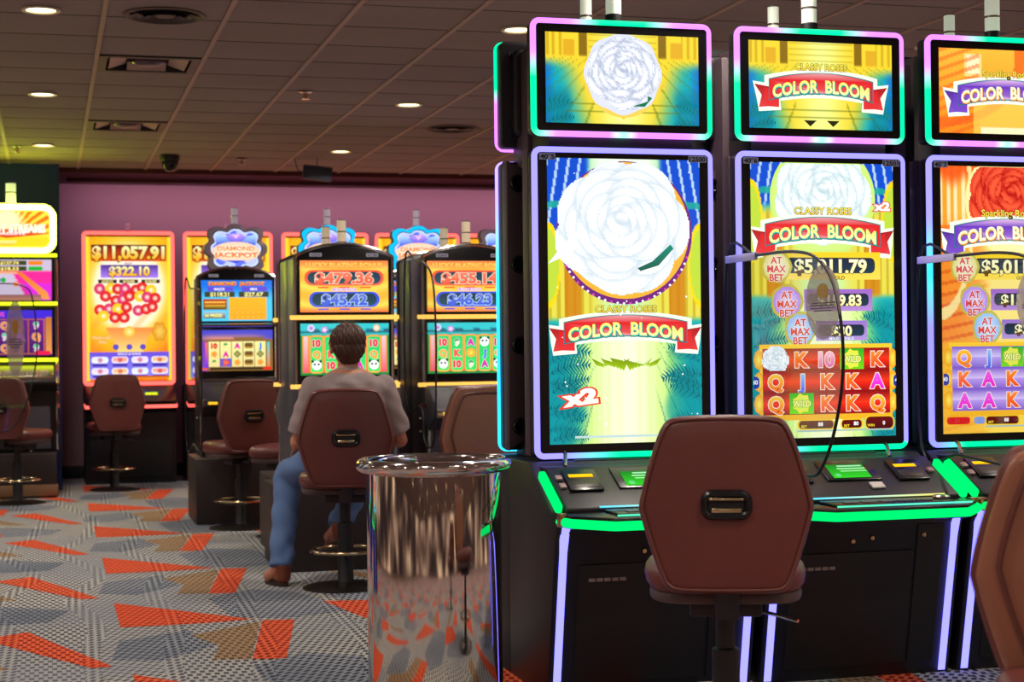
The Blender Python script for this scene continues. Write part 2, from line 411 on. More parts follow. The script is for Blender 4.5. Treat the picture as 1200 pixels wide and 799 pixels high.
def round_vent(loc, label):
    t = thing('round_air_vent', label, 'air vent', loc, 0, 'round ceiling vents')
    b = MB(); b.lathe([(.20, 0), (.215, -.006), (.205, -.014), (.19, -.01), (.18, 0)], 40); b.obj('outer_ring', VENTM, t)
    b = MB()
    for r in (.155, .115, .075): b.lathe([(r, -.004), (r+.02, -.016), (r+.022, -.018), (r+.004, -.002)], 40)
    b.lathe([(0, -.014), (.05, -.012), (.06, -.004)], 30); b.obj('louver_cone', pbr('vent_louver', (.22, .18, .17), .5), t)
    return t
v = round_vent((.616, 9.046, CZ), 'large round ceiling vent above the square air grilles')
dup(v, (3.177, 13.23, CZ), 0, 'distant round ceiling vent near the left edge of the glowing cabinet')
def square_grille(x, y, label):
    t = thing('square_air_grille', label, 'air vent', (x, y, CZ), 0, 'square ceiling air grilles')
    b = MB(); w_, d_ = TX-.03, TY-.01
    for (a, c, e, f_) in ((-w_/2, w_/2, -d_/2, -d_/2+.05), (-w_/2, w_/2, d_/2-.05, d_/2), (-w_/2, -w_/2+.05, -d_/2+.05, d_/2-.05), (w_/2-.05, w_/2, -d_/2+.05, d_/2-.05)):
        b.box(a, c, e, f_, -.004, .05)
    b.box(-w_/2, w_/2, -d_/2, d_/2, .05, .055)
    b.obj('frame', pbr('grille_dark_frame', (.10, .08, .09), .5), t)
    lm = pbr('grille_pale_plate', (.62, .52, .48), .5)
    b = MB()
    for s in (-1, 1): b.prism([(s*.235, -.0), (s*.13, .035), (s*.13, .039), (s*.235, .004)], 'y', -.2, .2)
    for s in (-1, 1): b.prism([(s*.22, -.0), (s*.12, .035), (s*.12, .039), (s*.22, .004)], 'x', -.12, .12)
    b.obj('louver', lm, t)
    b = MB(); b.lathe([(0, -.006), (.07, -.004), (.10, .012), (.1, .02)], 24); b.obj('deflector', pbr('grille_deflector', (.25, .18, .24), .4), t)
square_grille(OX+TX/2, OY+2.5*TY, 'square dark ceiling air grille nearer the camera')
square_grille(OX+TX/2, OY+7.5*TY, 'smaller looking square ceiling air grille further back')
def sprinkler(x, y, label):
    t = thing('fire_sprinkler', label, 'sprinkler', (x, y, CZ), 0, 'ceiling sprinklers')
    b = MB(); b.lathe([(.0, -.001), (.045, -.002), (.048, -.008), (.02, -.012), (0, -.012)], 24); b.obj('plate', CHROMEB, t)
    b = MB(); b.lathe([(.008, -.012), (.008, -.05), (.02, -.052), (.03, -.055), (0, -.056)], 12)
    b.tube([(-.012, 0, -.012), (-.018, 0, -.03), (-.004, 0, -.05)], .003); b.tube([(.012, 0, -.012), (.018, 0, -.03), (.004, 0, -.05)], .003); b.obj('head', BRASS, t)
sprinkler(1.733, 11.535, 'fire sprinkler head in the middle of the ceiling')
sprinkler(1.758, 15.715, 'distant fire sprinkler between the dome camera and the hanging box')
sprinkler(-.233, 15.07, 'fire sprinkler in the yellow-green glow at the left')
t = thing('dome_camera', 'black dome security camera on the ceiling above the pink-lit wall', 'security camera', (1.09, 15.5, CZ))
b = MB(); b.lathe([(0, 0), (.085, 0), (.088, -.04), (.08, -.06), (0, -.06)], 28); b.obj('mount', BLACKM, t)
b = MB(); b.lathe([(.076, -.06), (.076, -.09), (.06, -.13), (.035, -.15), (0, -.156)], 28); b.obj('dome', BLACK, t)
t = thing('hanging_box', 'small slate-blue box hung tilted on a rod from the ceiling', 'hanging sign', (2.43, 15.5, CZ))
b = MB(); b.tube([(0, 0, 0), (0, 0, -.08)], .006); b.obj('rod', GREY, t)
b = MB(); b.box(-.135, .135, -.03, .03, -.065, .065, .006, Matrix.Translation((0, 0, -.145)) @ Matrix.Rotation(math.radians(6), 4, 'Y')); b.obj('case', pbr('slate_blue_case', (.16, .19, .27), .5), t)
b = MB(); b.tube([(-.13, 0, -.14), (-.18, 0, -.12), (-.2, 0, -.05), (-.21, 0, -.01)], .005); b.obj('cable', BLACKM, t)

# ------------------------------------------------------------------ pictures on the screens
def streak(u, k, seed=0):
    r = np.random.RandomState(seed).rand(400); i = np.clip((u*k).astype(int), 0, 398); return r[i]
def hall(u, v, top=.28, floor=.46, warm=False):
    """garden hall seen in perspective: windows, gilded columns, lit floor, ferns"""
    d = np.abs(u-.5)*2
    if not warm:
        img = mixc(solid(u, (.78, .95, .70)), (.10, .70, .72), sst(.30, .95, d))
        win = sst(.42, .52, d)*(1-sst(top*.8, top, v))
        img = mixc(img, (.04, .30, .80), win)
        beam = (np.abs(((d-.50)*1.0-(v*.6))*14 % 2-1) < .22)
        img = mixc(img, (.82, .93, 1.), win*beam*.85)
        img = mixc(img, (.10, .65, .60), win*(np.abs(v-top*.45-.03*d) < .012)*.9)
        img = mixc(img, (.92, .98, .90), (1-sst(.30, .48, d))*(1-sst(top*.7, top*1.2, v)))
        pil = sst(top-.02, top+.02, v)*(1-sst(floor-.03, floor, v))
        img = mixc(img, (.90, .86, .30), pil*sst(.10, .5, d))
        img = mixc(img, (.72, .58, .10), pil*sst(.4, .5, d)*(np.sin(u*120) > .4)*.6)
        img = mixc(img, (.80, .48, .06), pil*(np.abs(d-.68) < .11)*(v > top+.06)*.8)
        dome = ((1-d)/.15)**2+((v-top*1.25)/(.14))**2 < 1
        img = mixc(img, (.75, .86, .25), dome*1.); dl = np.abs(((1-d)/.15)**2+((v-top*1.25)/(.14))**2-1) < .16
        img = mixc(img, (.98, .85, .05), dl*1.)
        fl_ = sst(floor-.02, floor+.03, v)
        lit = mixc(solid(u, (.78, .94, .42)), (.04, .62, .64), sst(.42, .88, d))
        lit = mixc(lit, (.96, 1., .82), (1-sst(.08, .62, d))*.85)
        img = img*(1-fl_[..., None])+lit*fl_[..., None]
        shaft = streak(u, 60, 3)*(1-sst(.4, .62, d)); img = mixc(img, (1, 1, .92), fl_*shaft*.55)
        ray = (np.abs((d/(np.maximum(v-floor+.12, .02)*2.2))*5 % 1-.5) < .05)*sst(.35, .5, d)
        img = mixc(img, (.05, .38, .42), fl_*ray*.5)
        fern = sst(.60, .74, d+.15*np.sin(v*16))*sst(floor+.02, floor+.12, v)
        img = mixc(img, (.02, .55, .60), fern*.55)
    else:
        img = mixc(solid(u, (1., .90, .50)), (1., .62, .15), sst(.2, 1., d))
        img = mixc(img, (1., .96, .80), (np.abs(((d-.5)*9) % 1-.5) < .22)*(d > .35)*(v < top*1.3)*.8)
        img = mixc(img, (.95, .32, .08), (1-sst(.0, .07, v-.03*np.abs(np.sin(u*18))))*.9)
        st = sst(.25, .5, d)*sst(top, top+.1, v)
        img = mixc(img, (.98, .50, .16), st*.6)
        img = mixc(img, (.86, .28, .06), st*(np.sin(v*150-d*8) > .55)*.6)
        arc = np.abs(np.hypot((1-d)*.9-.0, (v-top)*1.1)-.42) < .025
        img = mixc(img, (1., .92, .62), arc*.9)
        img = mixc(img, (.98, .80, .20), sst(.62, .7, v)*.7)
    return img
def rose(a, u, v, r, tint=(1, 1, 1), shade=(.72, .80, .88), rv=None, n=None):
    """overlapping petals, outer to inner, each bright at its rim and shaded where it tucks under"""
    n = n or max(16, int(r*a.w*420)); rr = random.Random(5); P = []
    for ring, (cnt, dist, pr) in enumerate(((7, .60, .42), (6, .46, .40), (5, .34, .36), (5, .23, .30), (4, .14, .23), (3, .07, .16), (1, .0, .09))):
        for k in range(cnt):
            t = 2*PI*k/cnt+ring*.83+rr.uniform(-.18, .18); P.append((dist*math.cos(t), dist*math.sin(t)*.92-.02*ring, pr*rr.uniform(.92, 1.08), pr*rr.uniform(.84, 1.0), t))
    x, y = np.meshgrid(np.linspace(-1.06, 1.06, n+1), np.linspace(-1.06, 1.06, n+1)); img = solid(x, tint); m = np.zeros(x.shape, bool)
    for px, py, pa, pb, t in P:
        ct, st = math.cos(t), math.sin(t); dx, dy = (x-px)*ct+(y-py)*st, -(x-px)*st+(y-py)*ct
        q = np.hypot(dx/pa, dy/(pb*1.25)); img = mixc(img, shade, (1-sst(1., 1.22, q))*.75*(q >= 1)); ins = q < 1
        f = sst(-.9, .75, dx/pa); col = np.array(shade)*(1-f[..., None])+np.array(tint)*f[..., None]; col = mixc(col, shade, .55*sst(.86, .93, q)*(1-sst(.93, .98, q)))
        img[ins] = col[ins]; m |= ins
    c = lin_np(img).reshape(-1, 3); N_ = n+1; mm = m.ravel(); a.L += 1; o = len(a.V); yy = -.00007*a.L
    X = (u-.5)*a.w+x.ravel()*r*a.w; Z = (1-v)*a.h-y.ravel()*r*a.w
    a.V += list(zip(X.tolist(), [yy]*X.size, Z.tolist())); a.C += [tuple(q) for q in c.tolist()]
    for j_ in range(n):
        for i_ in range(n):
            k = j_*N_+i_
            if (mm[k] or mm[k+N_+1]) and min(Z[k], Z[k+N_]) > 0 and max(Z[k], Z[k+N_]) < a.h: a.F.append((o+k, o+k+N_, o+k+N_+1, o+k+1))
def frond(a, u, v, ln, ang, c, n=13, cur=.5):
    """fern leaf: curved stem with paired leaflets; ln in widths"""
    x, y = 0., 0.; pts = []
    for k in range(n+1):
        pts.append((x, y, ang)); x += ln/n*math.cos(ang); y += ln/n*math.sin(ang); ang += cur/n
    k_ = a.w/a.h
    for i, (x, y, g) in enumerate(pts[:-1]):
        l2 = ln*.34*math.sin(PI*(i+1.2)/(n+1.6)); cc = mixt(c, (.1, .75, .75), .25*(i % 2))
        for s in (-1, 1):
            h_ = g+s*1.05; tx, ty = x+l2*math.cos(h_), y+l2*math.sin(h_); wx, wy = ln/n*.42*math.cos(g), ln/n*.42*math.sin(g)
            q = [(x-wx, y-wy), (x+wx, y+wy), (tx, ty)]; a._put([(u+p*a.w/a.w, v+w_*k_) for p, w_ in q], [(0, 1, 2) if s < 0 else (2, 1, 0)], [cc]*3, a.L)
    a.L += 1
def ferns(a, v0, v1, n, c=(.02, .40, .44), sc_=.26):
    rr = random.Random(9)
    for k in range(n):
        v = v0+(v1-v0)*(k+.5)/n
        for s in (-1, 1):
            g = rr.uniform(-.75, .15); L_ = sc_*rr.uniform(.75, 1.15); frond(a, .5-s*(.5-rr.uniform(-.01, .03)), v+rr.uniform(-.02, .02), L_, g if s > 0 else PI-g, mixt(c, (.0, .5, .55), rr.random()*.5), cur=.7*s)
def mixt(a, b, t): return tuple(a[i]*(1-t)+b[i]*t for i in range(3))
def ribbon(a, v, uw=.80, hh=.075, c=(.88, .12, .14), c2=(.78, .30, .34), sub='CLASSY ROSES', text='COLOR  BLOOM', fill=(.98, .95, .45), fill2=(.20, .72, .66), subc=(.95, .92, .35), halo=True):
    arc = hh*.42; n = 16
    def band(h0, h1, col, col2, w_):
        up, dn = [], []
        for k in range(n+1):
            t = -1+2*k/n; y = v+arc*t*t; up.append((.5+t*w_/2, y+h0)); dn.append((.5+t*w_/2, y+h1))
        pts = up+dn[::-1]; cols = [mixt(col, col2, 1-abs(-1+2*k/n)) for k in range(n+1)]; a._put(pts, [tuple(range(len(pts)))[::-1]], cols+cols[::-1])
    if halo:
        band(-hh*.78, hh*.86, (.93, 1., .90), (.97, 1., .93), uw+.07)
        for s in (-1, 1): a.poly([(.5+s*x, v+arc+y) for x, y in ((uw/2-.06, -hh*.25), (uw/2+.115, -hh*.45), (uw/2+.09, hh*.5), (uw/2+.075, hh*1.28), (uw/2-.08, hh*1.18))][::s], (.95, 1., .92))
    for s in (-1, 1):
        a.poly([(.5+s*x, v+arc+y) for x, y in ((uw/2-.03, -hh*.10), (uw/2+.105, -hh*.28), (uw/2+.055, hh*.35), (uw/2+.075, hh*1.05), (uw/2-.03, hh*.95))][::s], mixt(c, K0, .25), mixt(c, (1, 1, 1), .15))
        a.poly([(.5+s*x, v+arc+y) for x, y in ((uw/2-.065, hh*.2), (uw/2+.035, hh*-.1), (uw/2+.035, hh*.98), (uw/2-.065, hh*1.02))][::s], c, mixt(c, (1, 1, 1), .1))
    band(-hh*.60, hh*.66, (.15, .45, .50), (.30, .60, .62), uw+.012)
    band(-hh*.55, hh*.58, c, mixt(c2, (1, .85, .85), .55), uw)
    a.text(text, .502, v+hh*.10+arc*.32, hh*.72, fill2, fill2, wd=uw*.93, bold=.045, arc=arc*.85, out=(.07, .30, .36), ow=.035)
    a.text(text, .498, v+hh*.04+arc*.32, hh*.72, fill, mixt(fill, (1, 1, 1), .4), wd=uw*.93, bold=.035, arc=arc*.85)
    if sub: a.text(sub, .5, v-hh*.92, hh*.40, subc, (.95, .80, .25), wd=uw*.50, bold=.02, out=(.25, .22, .10), ow=.04)
def money(a, s, u0, v0, u1, v1, frame, fcol=(.99, .95, .62), inner=(.12, .17, .24), tu=None, tw=.5):
    a.rect(u0, v0, u1, v1, frame, mixt(frame, (1, 1, 1), .25)); du = (u1-u0)*.045; dv = (v1-v0)*.2
    a.rr(u0+du*1.2, v0+dv, u1-du*1.2, v1-dv*1.15, inner, mixt(inner, (.15, .4, .5), .3), .35)
    a.text(s, tu or (u0+u1)/2+.02, (v0+v1)/2, (v1-v0)*.50, (1, 1, .85), fcol, wd=tw, bold=.035, out=(.35, .22, .10), ow=.03)
def gem(a, u, v, r, c):
    a.ell(u, v, r*1.12, (.75, .70, .25), (.98, .95, .55), n=20, lob=5, amp=.05); a.ell(u, v, r*.98, mixt(c, (1, 1, 1), .25), mixt(c, (1, 1, 1), .75), n=10)
    q = r*a.w/a.h
    for i, s in enumerate(('AT', 'MAX', 'BET')): a.text(s, u, v+(i-.75)*q*.58, q*.46, (.85, .25, .25), bold=.03, out=(1, .95, .95), ow=.04)
SYM = {'K': ((1., .55, .15), (.95, .30, .12)), 'Q': ((1., .80, .20), (.98, .50, .10)), 'A': ((.90, .35, .95), (.95, .10, .80)), 'J': ((.55, .75, 1.), (.30, .40, .95)), '10': ((1., .75, .85), (.90, .45, .70))}
def reels(a, u0, v0, u1, v1, rows, bg, bg2, edge):
    a.rect(u0-.02, v0-.015, u1+.02, v1+.02, (.99, .80, .20), (.95, .70, .15))
    nr, nc = 3, 5; du = (u1-u0)/nc; dv = (v1-v0)/nr
    for s_ in (u0-.025, u1+.025):
        for r in range(3): a.ell(s_, v0+dv*(r+.5), .035, (.93, .62, .10), (1, .92, .35), rv=.062, n=16, lob=8, amp=.04)
    for r in range(nr):
        a.rect(u0, v0+dv*r, u1, v0+dv*(r+.5), edge, bg); a.rect(u0, v0+dv*(r+.5), u1, v0+dv*(r+1), bg2, edge)
        for c in range(nc):
            s = rows[r][c]; cu, cv = u0+du*(c+.5), v0+dv*(r+.5)
            if s == '*':
                a.rect(cu-du*.47, cv-dv*.47, cu+du*.47, cv+dv*.47, (.15, .70, .15), (.45, .85, .10)); a.ell(cu, cv, du*.34, (.95, .90, .25), (.7, .95, .4), n=14, lob=7, amp=.12)
                a.text('WILD', cu, cv, dv*.28, (1, 1, .6), wd=du*.7, bold=.03, out=(.05, .4, .1))
            elif s == 'R': a.L += 1; rose(a, cu, cv, du*.5)
            else: a.text(s, cu, cv, dv*.66, *SYM[s], bold=.05, out=(1., .93, .85), ow=.035)
    for s_, t in ((u0-.055, '40'), (u1+.055, '40')): a.rr(s_-.03, v0+dv*1.25, s_+.03, v0+dv*1.8, (.10, .20, .65)); a.text(t, s_, v0+dv*1.5, dv*.2, W1)
def creditbar(a, v):
    for u0, u1, t, n_ in ((.30, .56, 'BET', '88'), (.60, .76, 'BET', '80'), (.77, .985, 'WIN', '0')):
        k = .01 if t == 'WIN' else 0
        a.rr(u0, v-.021-k, u1, v+.016+k*.5, (.95, .78, .15), r=.4); a.rr(u0+.01, v-.017-k, u1-.01, v+.012+k*.5, (.42, .04, .06), (.28, .03, .05), .4)
        a.text(t, u0+.045, v+.004, .010, (1, .85, .2)); a.text(n_, (u0+u1)/2+.03, v-.004, .014, W1, bold=.03)
    a.rect(.30, .972, .97, .978, (.65, .75, .72)); a.rect(.02, .968, .98, .985, (.03, .10, .12)) if False else None
AW, AH = .628, 1.105
def art_rose_screen():
    a = Art(AW, AH); a.grid(lambda u, v: hall(u, v, .30, .58), 120, 210); ferns(a, .66, 1.0, 9)
    a.ell(.5, .26, .445, (.45, .15, .50), (.5, .1, .4), n=48); a.ell(.5, .252, .425, (.95, .70, .20), (1, .9, .4), n=48)
    a.ell(.48, .245, .395, (.90, .94, .96), W1, n=48)
    rose(a, .48, .240, .43, (1, 1, 1), (.80, .86, .90))
    a.poly([(.68, .36), (.80, .30), (.82, .315), (.72, .375), (.60, .395), (.58, .385)], (.05, .55, .45), (.10, .35, .30))
    a.poly([(.10, .30), (.22, .24), (.16, .33), (.0, .37)], (.95, .98, 1.))
    for k in range(26):
        t = .35+2.4*k/25; a.ell(.5+.435*math.cos(t), .262+.435*math.sin(t)*AW/AH, .008, W1 if k % 3 else (.9, .3, .7), n=8)
    ribbon(a, .585, hh=.062)
    for s, dv in ((0, 0), (1, .02)):
        for k in range(9):
            uu = .27+.02*k if not s else .73-.02*k; a.poly([(uu, .70+.006*(k % 3)), (uu+.05*(1-2*s), .715+.004*k), (uu+.09*(1-2*s), .735-.004*k), (uu+.03*(1-2*s), .725)][::(1-2*s)], (.45, .55, .05), (.65, .8, .1))
    a.text('x2', .20, .835, .050, W1, (1, .95, .9), wd=.19, bold=.07, out=(.93, .22, .12), ow=.07, rot=.12)
    rr = random.Random(2)
    for k in range(40): a._put(*spark(rr.uniform(.03, .97), rr.uniform(.02, .95), rr.uniform(.003, .008)), a.L)
    a.rect(.16, .972, 1., .980, (.75, .85, .85)); return a
def spark(u, v, r):
    return [(u-r, v), (u, v-r*.6), (u+r, v), (u, v+r*.6)], [(0, 3, 2, 1)], [(1, 1, 1)]*4
def art_bloom_screen():
    a = Art(AW, AH); a.grid(lambda u, v: hall(u, v, .17, .50), 120, 210); ferns(a, .52, 1.0, 8)
    a.ell(.5, .13, .37, (.80, .93, .45), (.95, 1, .8), n=40); rose(a, .5, .115, .33, (.98, 1, 1), (.74, .84, .86))
    ribbon(a, .235, hh=.066); a.text('x2', .92, .155, .030, W1, wd=.10, bold=.06, out=(.93, .22, .25), ow=.07)
    money(a, '$5,011.79', .20, .325, .90, .425, (.98, .82, .12), tw=.50, tu=.55); a.text('GOLD', .60, .418, .014, (.4, .3, .1))
    money(a, '$159.83', .36, .46, .84, .54, (.62, .40, .78), tw=.30, tu=.61)
    money(a, '$30', .44, .575, .80, .648, (.60, .45, .80), tw=.14, tu=.62); a.text('MAXI BONUS', .62, .640, .012, W1, out=(.2, .3, .7))
    gem(a, .17, .378, .095, (.85, .80, .35)); gem(a, .24, .505, .10, (.62, .38, .88)); gem(a, .33, .605, .10, (.45, .68, .95))
    reels(a, .065, .675, .955, .915, [['R', 'K', '10', '*', 'K'], ['Q', 'J', 'K', 'K', 'A'], ['Q', '*', 'K', 'K', 'Q']], (.95, .22, .10), (.98, .16, .08), (.55, .05, .08))
    creditbar(a, .955); return a
def art_sparkling_screen():
    a = Art(AW, AH); a.grid(lambda u, v: hall(u, v, .17, .50, True), 120, 210)
    a.ell(.55, .13, .37, (1., .93, .62), (1, .98, .85), n=40); rose(a, .52, .115, .31, (.98, .36, .22), (.70, .06, .05))
    ribbon(a, .235, hh=.066, c=(.42, .22, .75), c2=(.75, .55, .95), sub='Sparkling Roses', fill=(1, .98, .75), fill2=(.98, .62, .20))
    money(a, '$5,011.79', .20, .325, .90, .425, (.98, .82, .12), tw=.50, tu=.55); a.text('GOLD', .60, .418, .014, (.4, .3, .1))
    money(a, '$159.83', .36, .46, .84, .54, (.62, .40, .78), tw=.34, tu=.61); money(a, '$30', .44, .575, .80, .648, (.60, .45, .80), tw=.16, tu=.62)
    gem(a, .17, .378, .095, (.85, .80, .35)); gem(a, .24, .505, .10, (.62, .38, .88)); gem(a, .33, .605, .10, (.45, .68, .95))
    reels(a, .065, .675, .955, .915, [['Q', 'J', '*', 'K', 'Q'], ['K', 'A', 'K', '*', 'J'], ['A', 'A', 'K', 'Q', 'K']], (.85, .78, .99), (.72, .62, .96), (.50, .36, .82))
    a.rr(.02, .938, .19, .965, (.85, .10, .12)); a.rr(.22, .938, .30, .965, (.5, .6, .85)); a.rr(.31, .938, .38, .965, (.2, .7, .25)); creditbar(a, .955); return a
TW, TH = .63, .350
def top_hall(u, v, warm=False):
    d = np.abs(u-.5)*2
    if warm:
        img = mixc(solid(u, (1., .74, .24)), (1., .55, .12), v); img = mixc(img, (1., .86, .55), (np.abs(u-.25) < .06)*(v > .05)*(v < .33)*1.)
        img = mixc(img, (1., .95, .75), (np.abs(u-.25) < .045)*(v > .08)*(v < .30)*1.)
        arc = np.abs(np.hypot(u*1.3-.0, (v-.1))-.78) < .05; img = mixc(img, (.95, .38, .12), arc*.75)
        st = (u < .3)*(np.sin((v*1.6+u)*34) > .3); img = mixc(img, (.92, .36, .12), st*.5)
        img = mixc(img, (1., .9, .4), (np.abs(u-.55) < .3)*(v > .55)*.6); img = mixc(img, (1, .97, .8), (v > .93)*(u > .3)*.9); return img
    img = mixc(solid(u, (.96, .84, .20)), (.95, .97, .55), 1-sst(.0, .5, d))
    wall = 1-sst(.24, .27, v)
    img = mixc(img, (.70, .52, .05), wall*(np.sin(u*150) > .2)*(d > .78)*.5); img = mixc(img, (.40, .27, .04), wall*(np.abs(d-.52) < .06)*.75)
    img = mixc(img, (.88, .66, .14), wall*(np.abs(d-.70) < .07)*(v > .08)*.9); img = mixc(img, (.60, .48, .08), wall*(np.sin(v*95) > .75)*(d < .45)*.35)
    teal = sst(.45, .85, d+(v-.6)*.35)*sst(.26, .42, v); img = mixc(img, (.05, .66, .72), teal); img = mixc(img, (.05, .35, .85), teal*sst(.85, 1., d)*.6)
    ray = np.abs((d/(v+.05)*3.2) % 1-.5) < .06; img = mixc(img, (.35, .45, .10), ray*(d > .35)*(v > .27)*.45)
    ln = (np.abs(v-.78) < .008)+(np.abs(v-.86) < .008); img = mixc(img, (.45, .50, .12), ln*(d < .75)*.7)
    fern = sst(.62, .75, d)*sst(.55, .7, v); img = mixc(img, (.02, .45, .55), fern*.5); return img
def art_top(kind):
    a = Art(TW, TH); a.grid(lambda u, v: top_hall(u, v, kind == 3), 110, 60)
    if kind < 3: ferns(a, .72, 1.05, 3, sc_=.17)
    if kind == 1:
        a.poly([(.26, .62), (.5, .95), (.78, .55)], (.98, .75, .25)); a.ell(.50, .47, .255, (.96, .82, .35), n=40); a.ell(.50, .44, .25, (.86, .88, .95), (.97, .98, 1.), n=48, lob=8, amp=.03)
        rose(a, .50, .43, .235, (.97, .98, 1.), (.66, .70, .80)); a.poly([(.56, .80), (.66, .74), (.66, .68), (.69, .70), (.64, .80)], (.05, .45, .30))
    else:
        if kind == 2:
            for s in (.42, .58): a.poly([(s-.045, .90), (s+.045, .90), (s, .97)], (.15, .14, .05))
            ribbon(a, .47, uw=.72, hh=.20)
        else: ribbon(a, .47, uw=.72, hh=.20, c=(.42, .22, .75), c2=(.75, .55, .95), sub='Sparkling Roses', fill=(1, .98, .75), fill2=(.98, .62, .20), halo=True)
    return a
def art_red():
    def bg(u, v):
        d = np.hypot((u-.5)*1.0, (v-.36)*1.4); img = mixc(solid(u, (1., .93, .55)), (1., .72, .12), sst(.3, .6, d)); img = mixc(img, (.98, .45, .12), sst(.58, .8, d))
        img = mixc(img, (1., .96, .86), 1-sst(.36, .47, d)); img = mixc(img, (.95, .62, .20), (v > .53)*(np.sin(u*25+v*40) > .3)*.35)
        img = mixc(img, (.92, .90, .20), (np.abs(u-.5) > .455)*.9); return img
    a = Art(.82, 1.43); a.grid(bg, 40, 60); Y0, O0 = (1., .93, .35), (1., .70, .15)
    a.rect(.06, .055, .95, .17, (.45, .06, .06), (.90, .32, .08)); a.text('$11,057.91', .5, .108, .085, (1, 1, .75), O0, wd=.84, bold=.05, out=(.30, .04, .04))
    a.rect(.17, .195, .85, .285, (.30, .14, .60), (.66, .50, .95)); a.text('$322.10', .51, .237, .062, (1, 1, .8), O0, wd=.47, bold=.045, out=(.25, .08, .15))
    a.text('MAJOR', .5, .185, .012, (.5, .2, .6), bold=.03)
    for s_, t in ((.25, '$103.52'), (.5, '$10.00'), (.76, '$10.00')): a.rect(s_-.11, .297, s_+.11, .322, (.20, .10, .10)); a.text(t, s_, .309, .017, (1, .95, .6), wd=.13, bold=.03)
    rr = random.Random(11)
    for k in range(24):
        u = .16+.68*((k % 7)+.5*((k//7) % 2))/6.5+rr.uniform(-.03, .03); v = .36+.068*(k//7)+rr.uniform(-.016, .016); g = k % 5 in (1,)
        c = (.98, .80, .12) if g else ((.88, .12, .14) if k % 3 else (.86, .18, .42)); a.ell(u, v, .068, c, mixt(c, (1, .85, .7), .15), n=18); a.ell(u, v, .034, mixt(c, (1, .95, .9), .15), (1, 1, .9), n=12)
    a.poly([(.22, .63), (.80, .63), (.72, .70), (.66, .80), (.36, .80), (.30, .70)], (.95, .55, .25), (1., .85, .5)); a.ell(.5, .66, .07, (.98, .7, .1), (1, .95, .6), n=16)
    a.text('TREASURE', .17, .70, .018, (1, .9, .6), wd=.22, bold=.03, out=(.75, .25, .1)); a.text('BALL', .19, .728, .018, (1, .9, .6), bold=.03, out=(.75, .25, .1))
    a.ell(.86, .66, .09, (.85, .55, .1), (.98, .80, .35), rv=.12, n=20, lob=6, amp=.12)
    for s_ in (.34, .5, .66): a.ell(s_, .765, .035, (.25, .12, .60), (.4, .4, .95), n=12)
    a.rect(.03, .80, .97, .985, (.42, .30, .85), (.55, .55, .97)); a.text('BALLS & WINS', .5, .813, .013, W1, wd=.27)
    for r in range(2):
        for c in range(4):
            u0 = .055+.235*c; v0 = .832+.078*r; cc = [(.85, .88, 1.), (.95, .55, .50), (.90, .80, .98), (.98, .70, .40)][(c+r*2) % 4]
            a.rr(u0, v0, u0+.195, v0+.044, (.97, .96, 1.)); a.rr(u0+.012, v0+.006, u0+.183, v0+.038, cc, mixt(cc, (1, 1, 1), .5)); a.ell(u0+.1, v0+.022, .03, mixt(cc, (.8, .2, .2), .5), n=10)
            a.rr(u0+.01, v0+.050, u0+.185, v0+.066, (.25, .15, .62))
    a.rect(.46, .965, .97, .985, (.70, .10, .08), (.95, .6, .1)); return a
def art_cash(v1, v2):
    def bg(u, v):
        d = np.abs(u-.5)*2; img = mixc(solid(u, (1., .88, .35)), (1., .58, .10), np.abs(np.sin(v*9+d*2))*.55); img = mixc(img, (.98, .42, .25), sst(.88, 1., v)*.8); return mixc(img, (1., .45, .25), (1-sst(0, .22, v))*.75)
    a = Art(.545, .315); a.grid(bg, 40, 24)
    a.text('LUCKY BLAZING BONUS', .5, .085, .095, (1, .88, .35), (1, .72, .3), wd=.86, bold=.03, out=(.80, .28, .18), ow=.02)
    for v, t, c, w_ in ((.335, v1, (.96, .30, .16), .90), (.755, v2, (.16, .30, .85), .80)):
        a.rr(.5-w_/2, v-.15, .5+w_/2, v+.15, c, mixt(c, (1, 1, 1), .15), .5); a.rr(.5-w_/2+.035, v-.115, .5+w_/2-.035, v+.115, (.10, .20, .28), (.16, .30, .36), .5)
        a.text(t, .5, v, .20, mixt(c, (1, .8, .7), .35), mixt(c, (1, 1, 1), .1), wd=.64 if c[0] > .5 else .50, bold=.05, out=(1., .93, .80) if c[0] > .5 else (.75, .9, 1.), ow=.035)
        for s_ in (.26, .5, .74): a.rect(s_-.06, v+.175, s_+.06, v+.20, c)
    a.text('MINI MINOR', .5, .56, .055, (.75, .55, .9), wd=.27, bold=.03, out=W1); return a
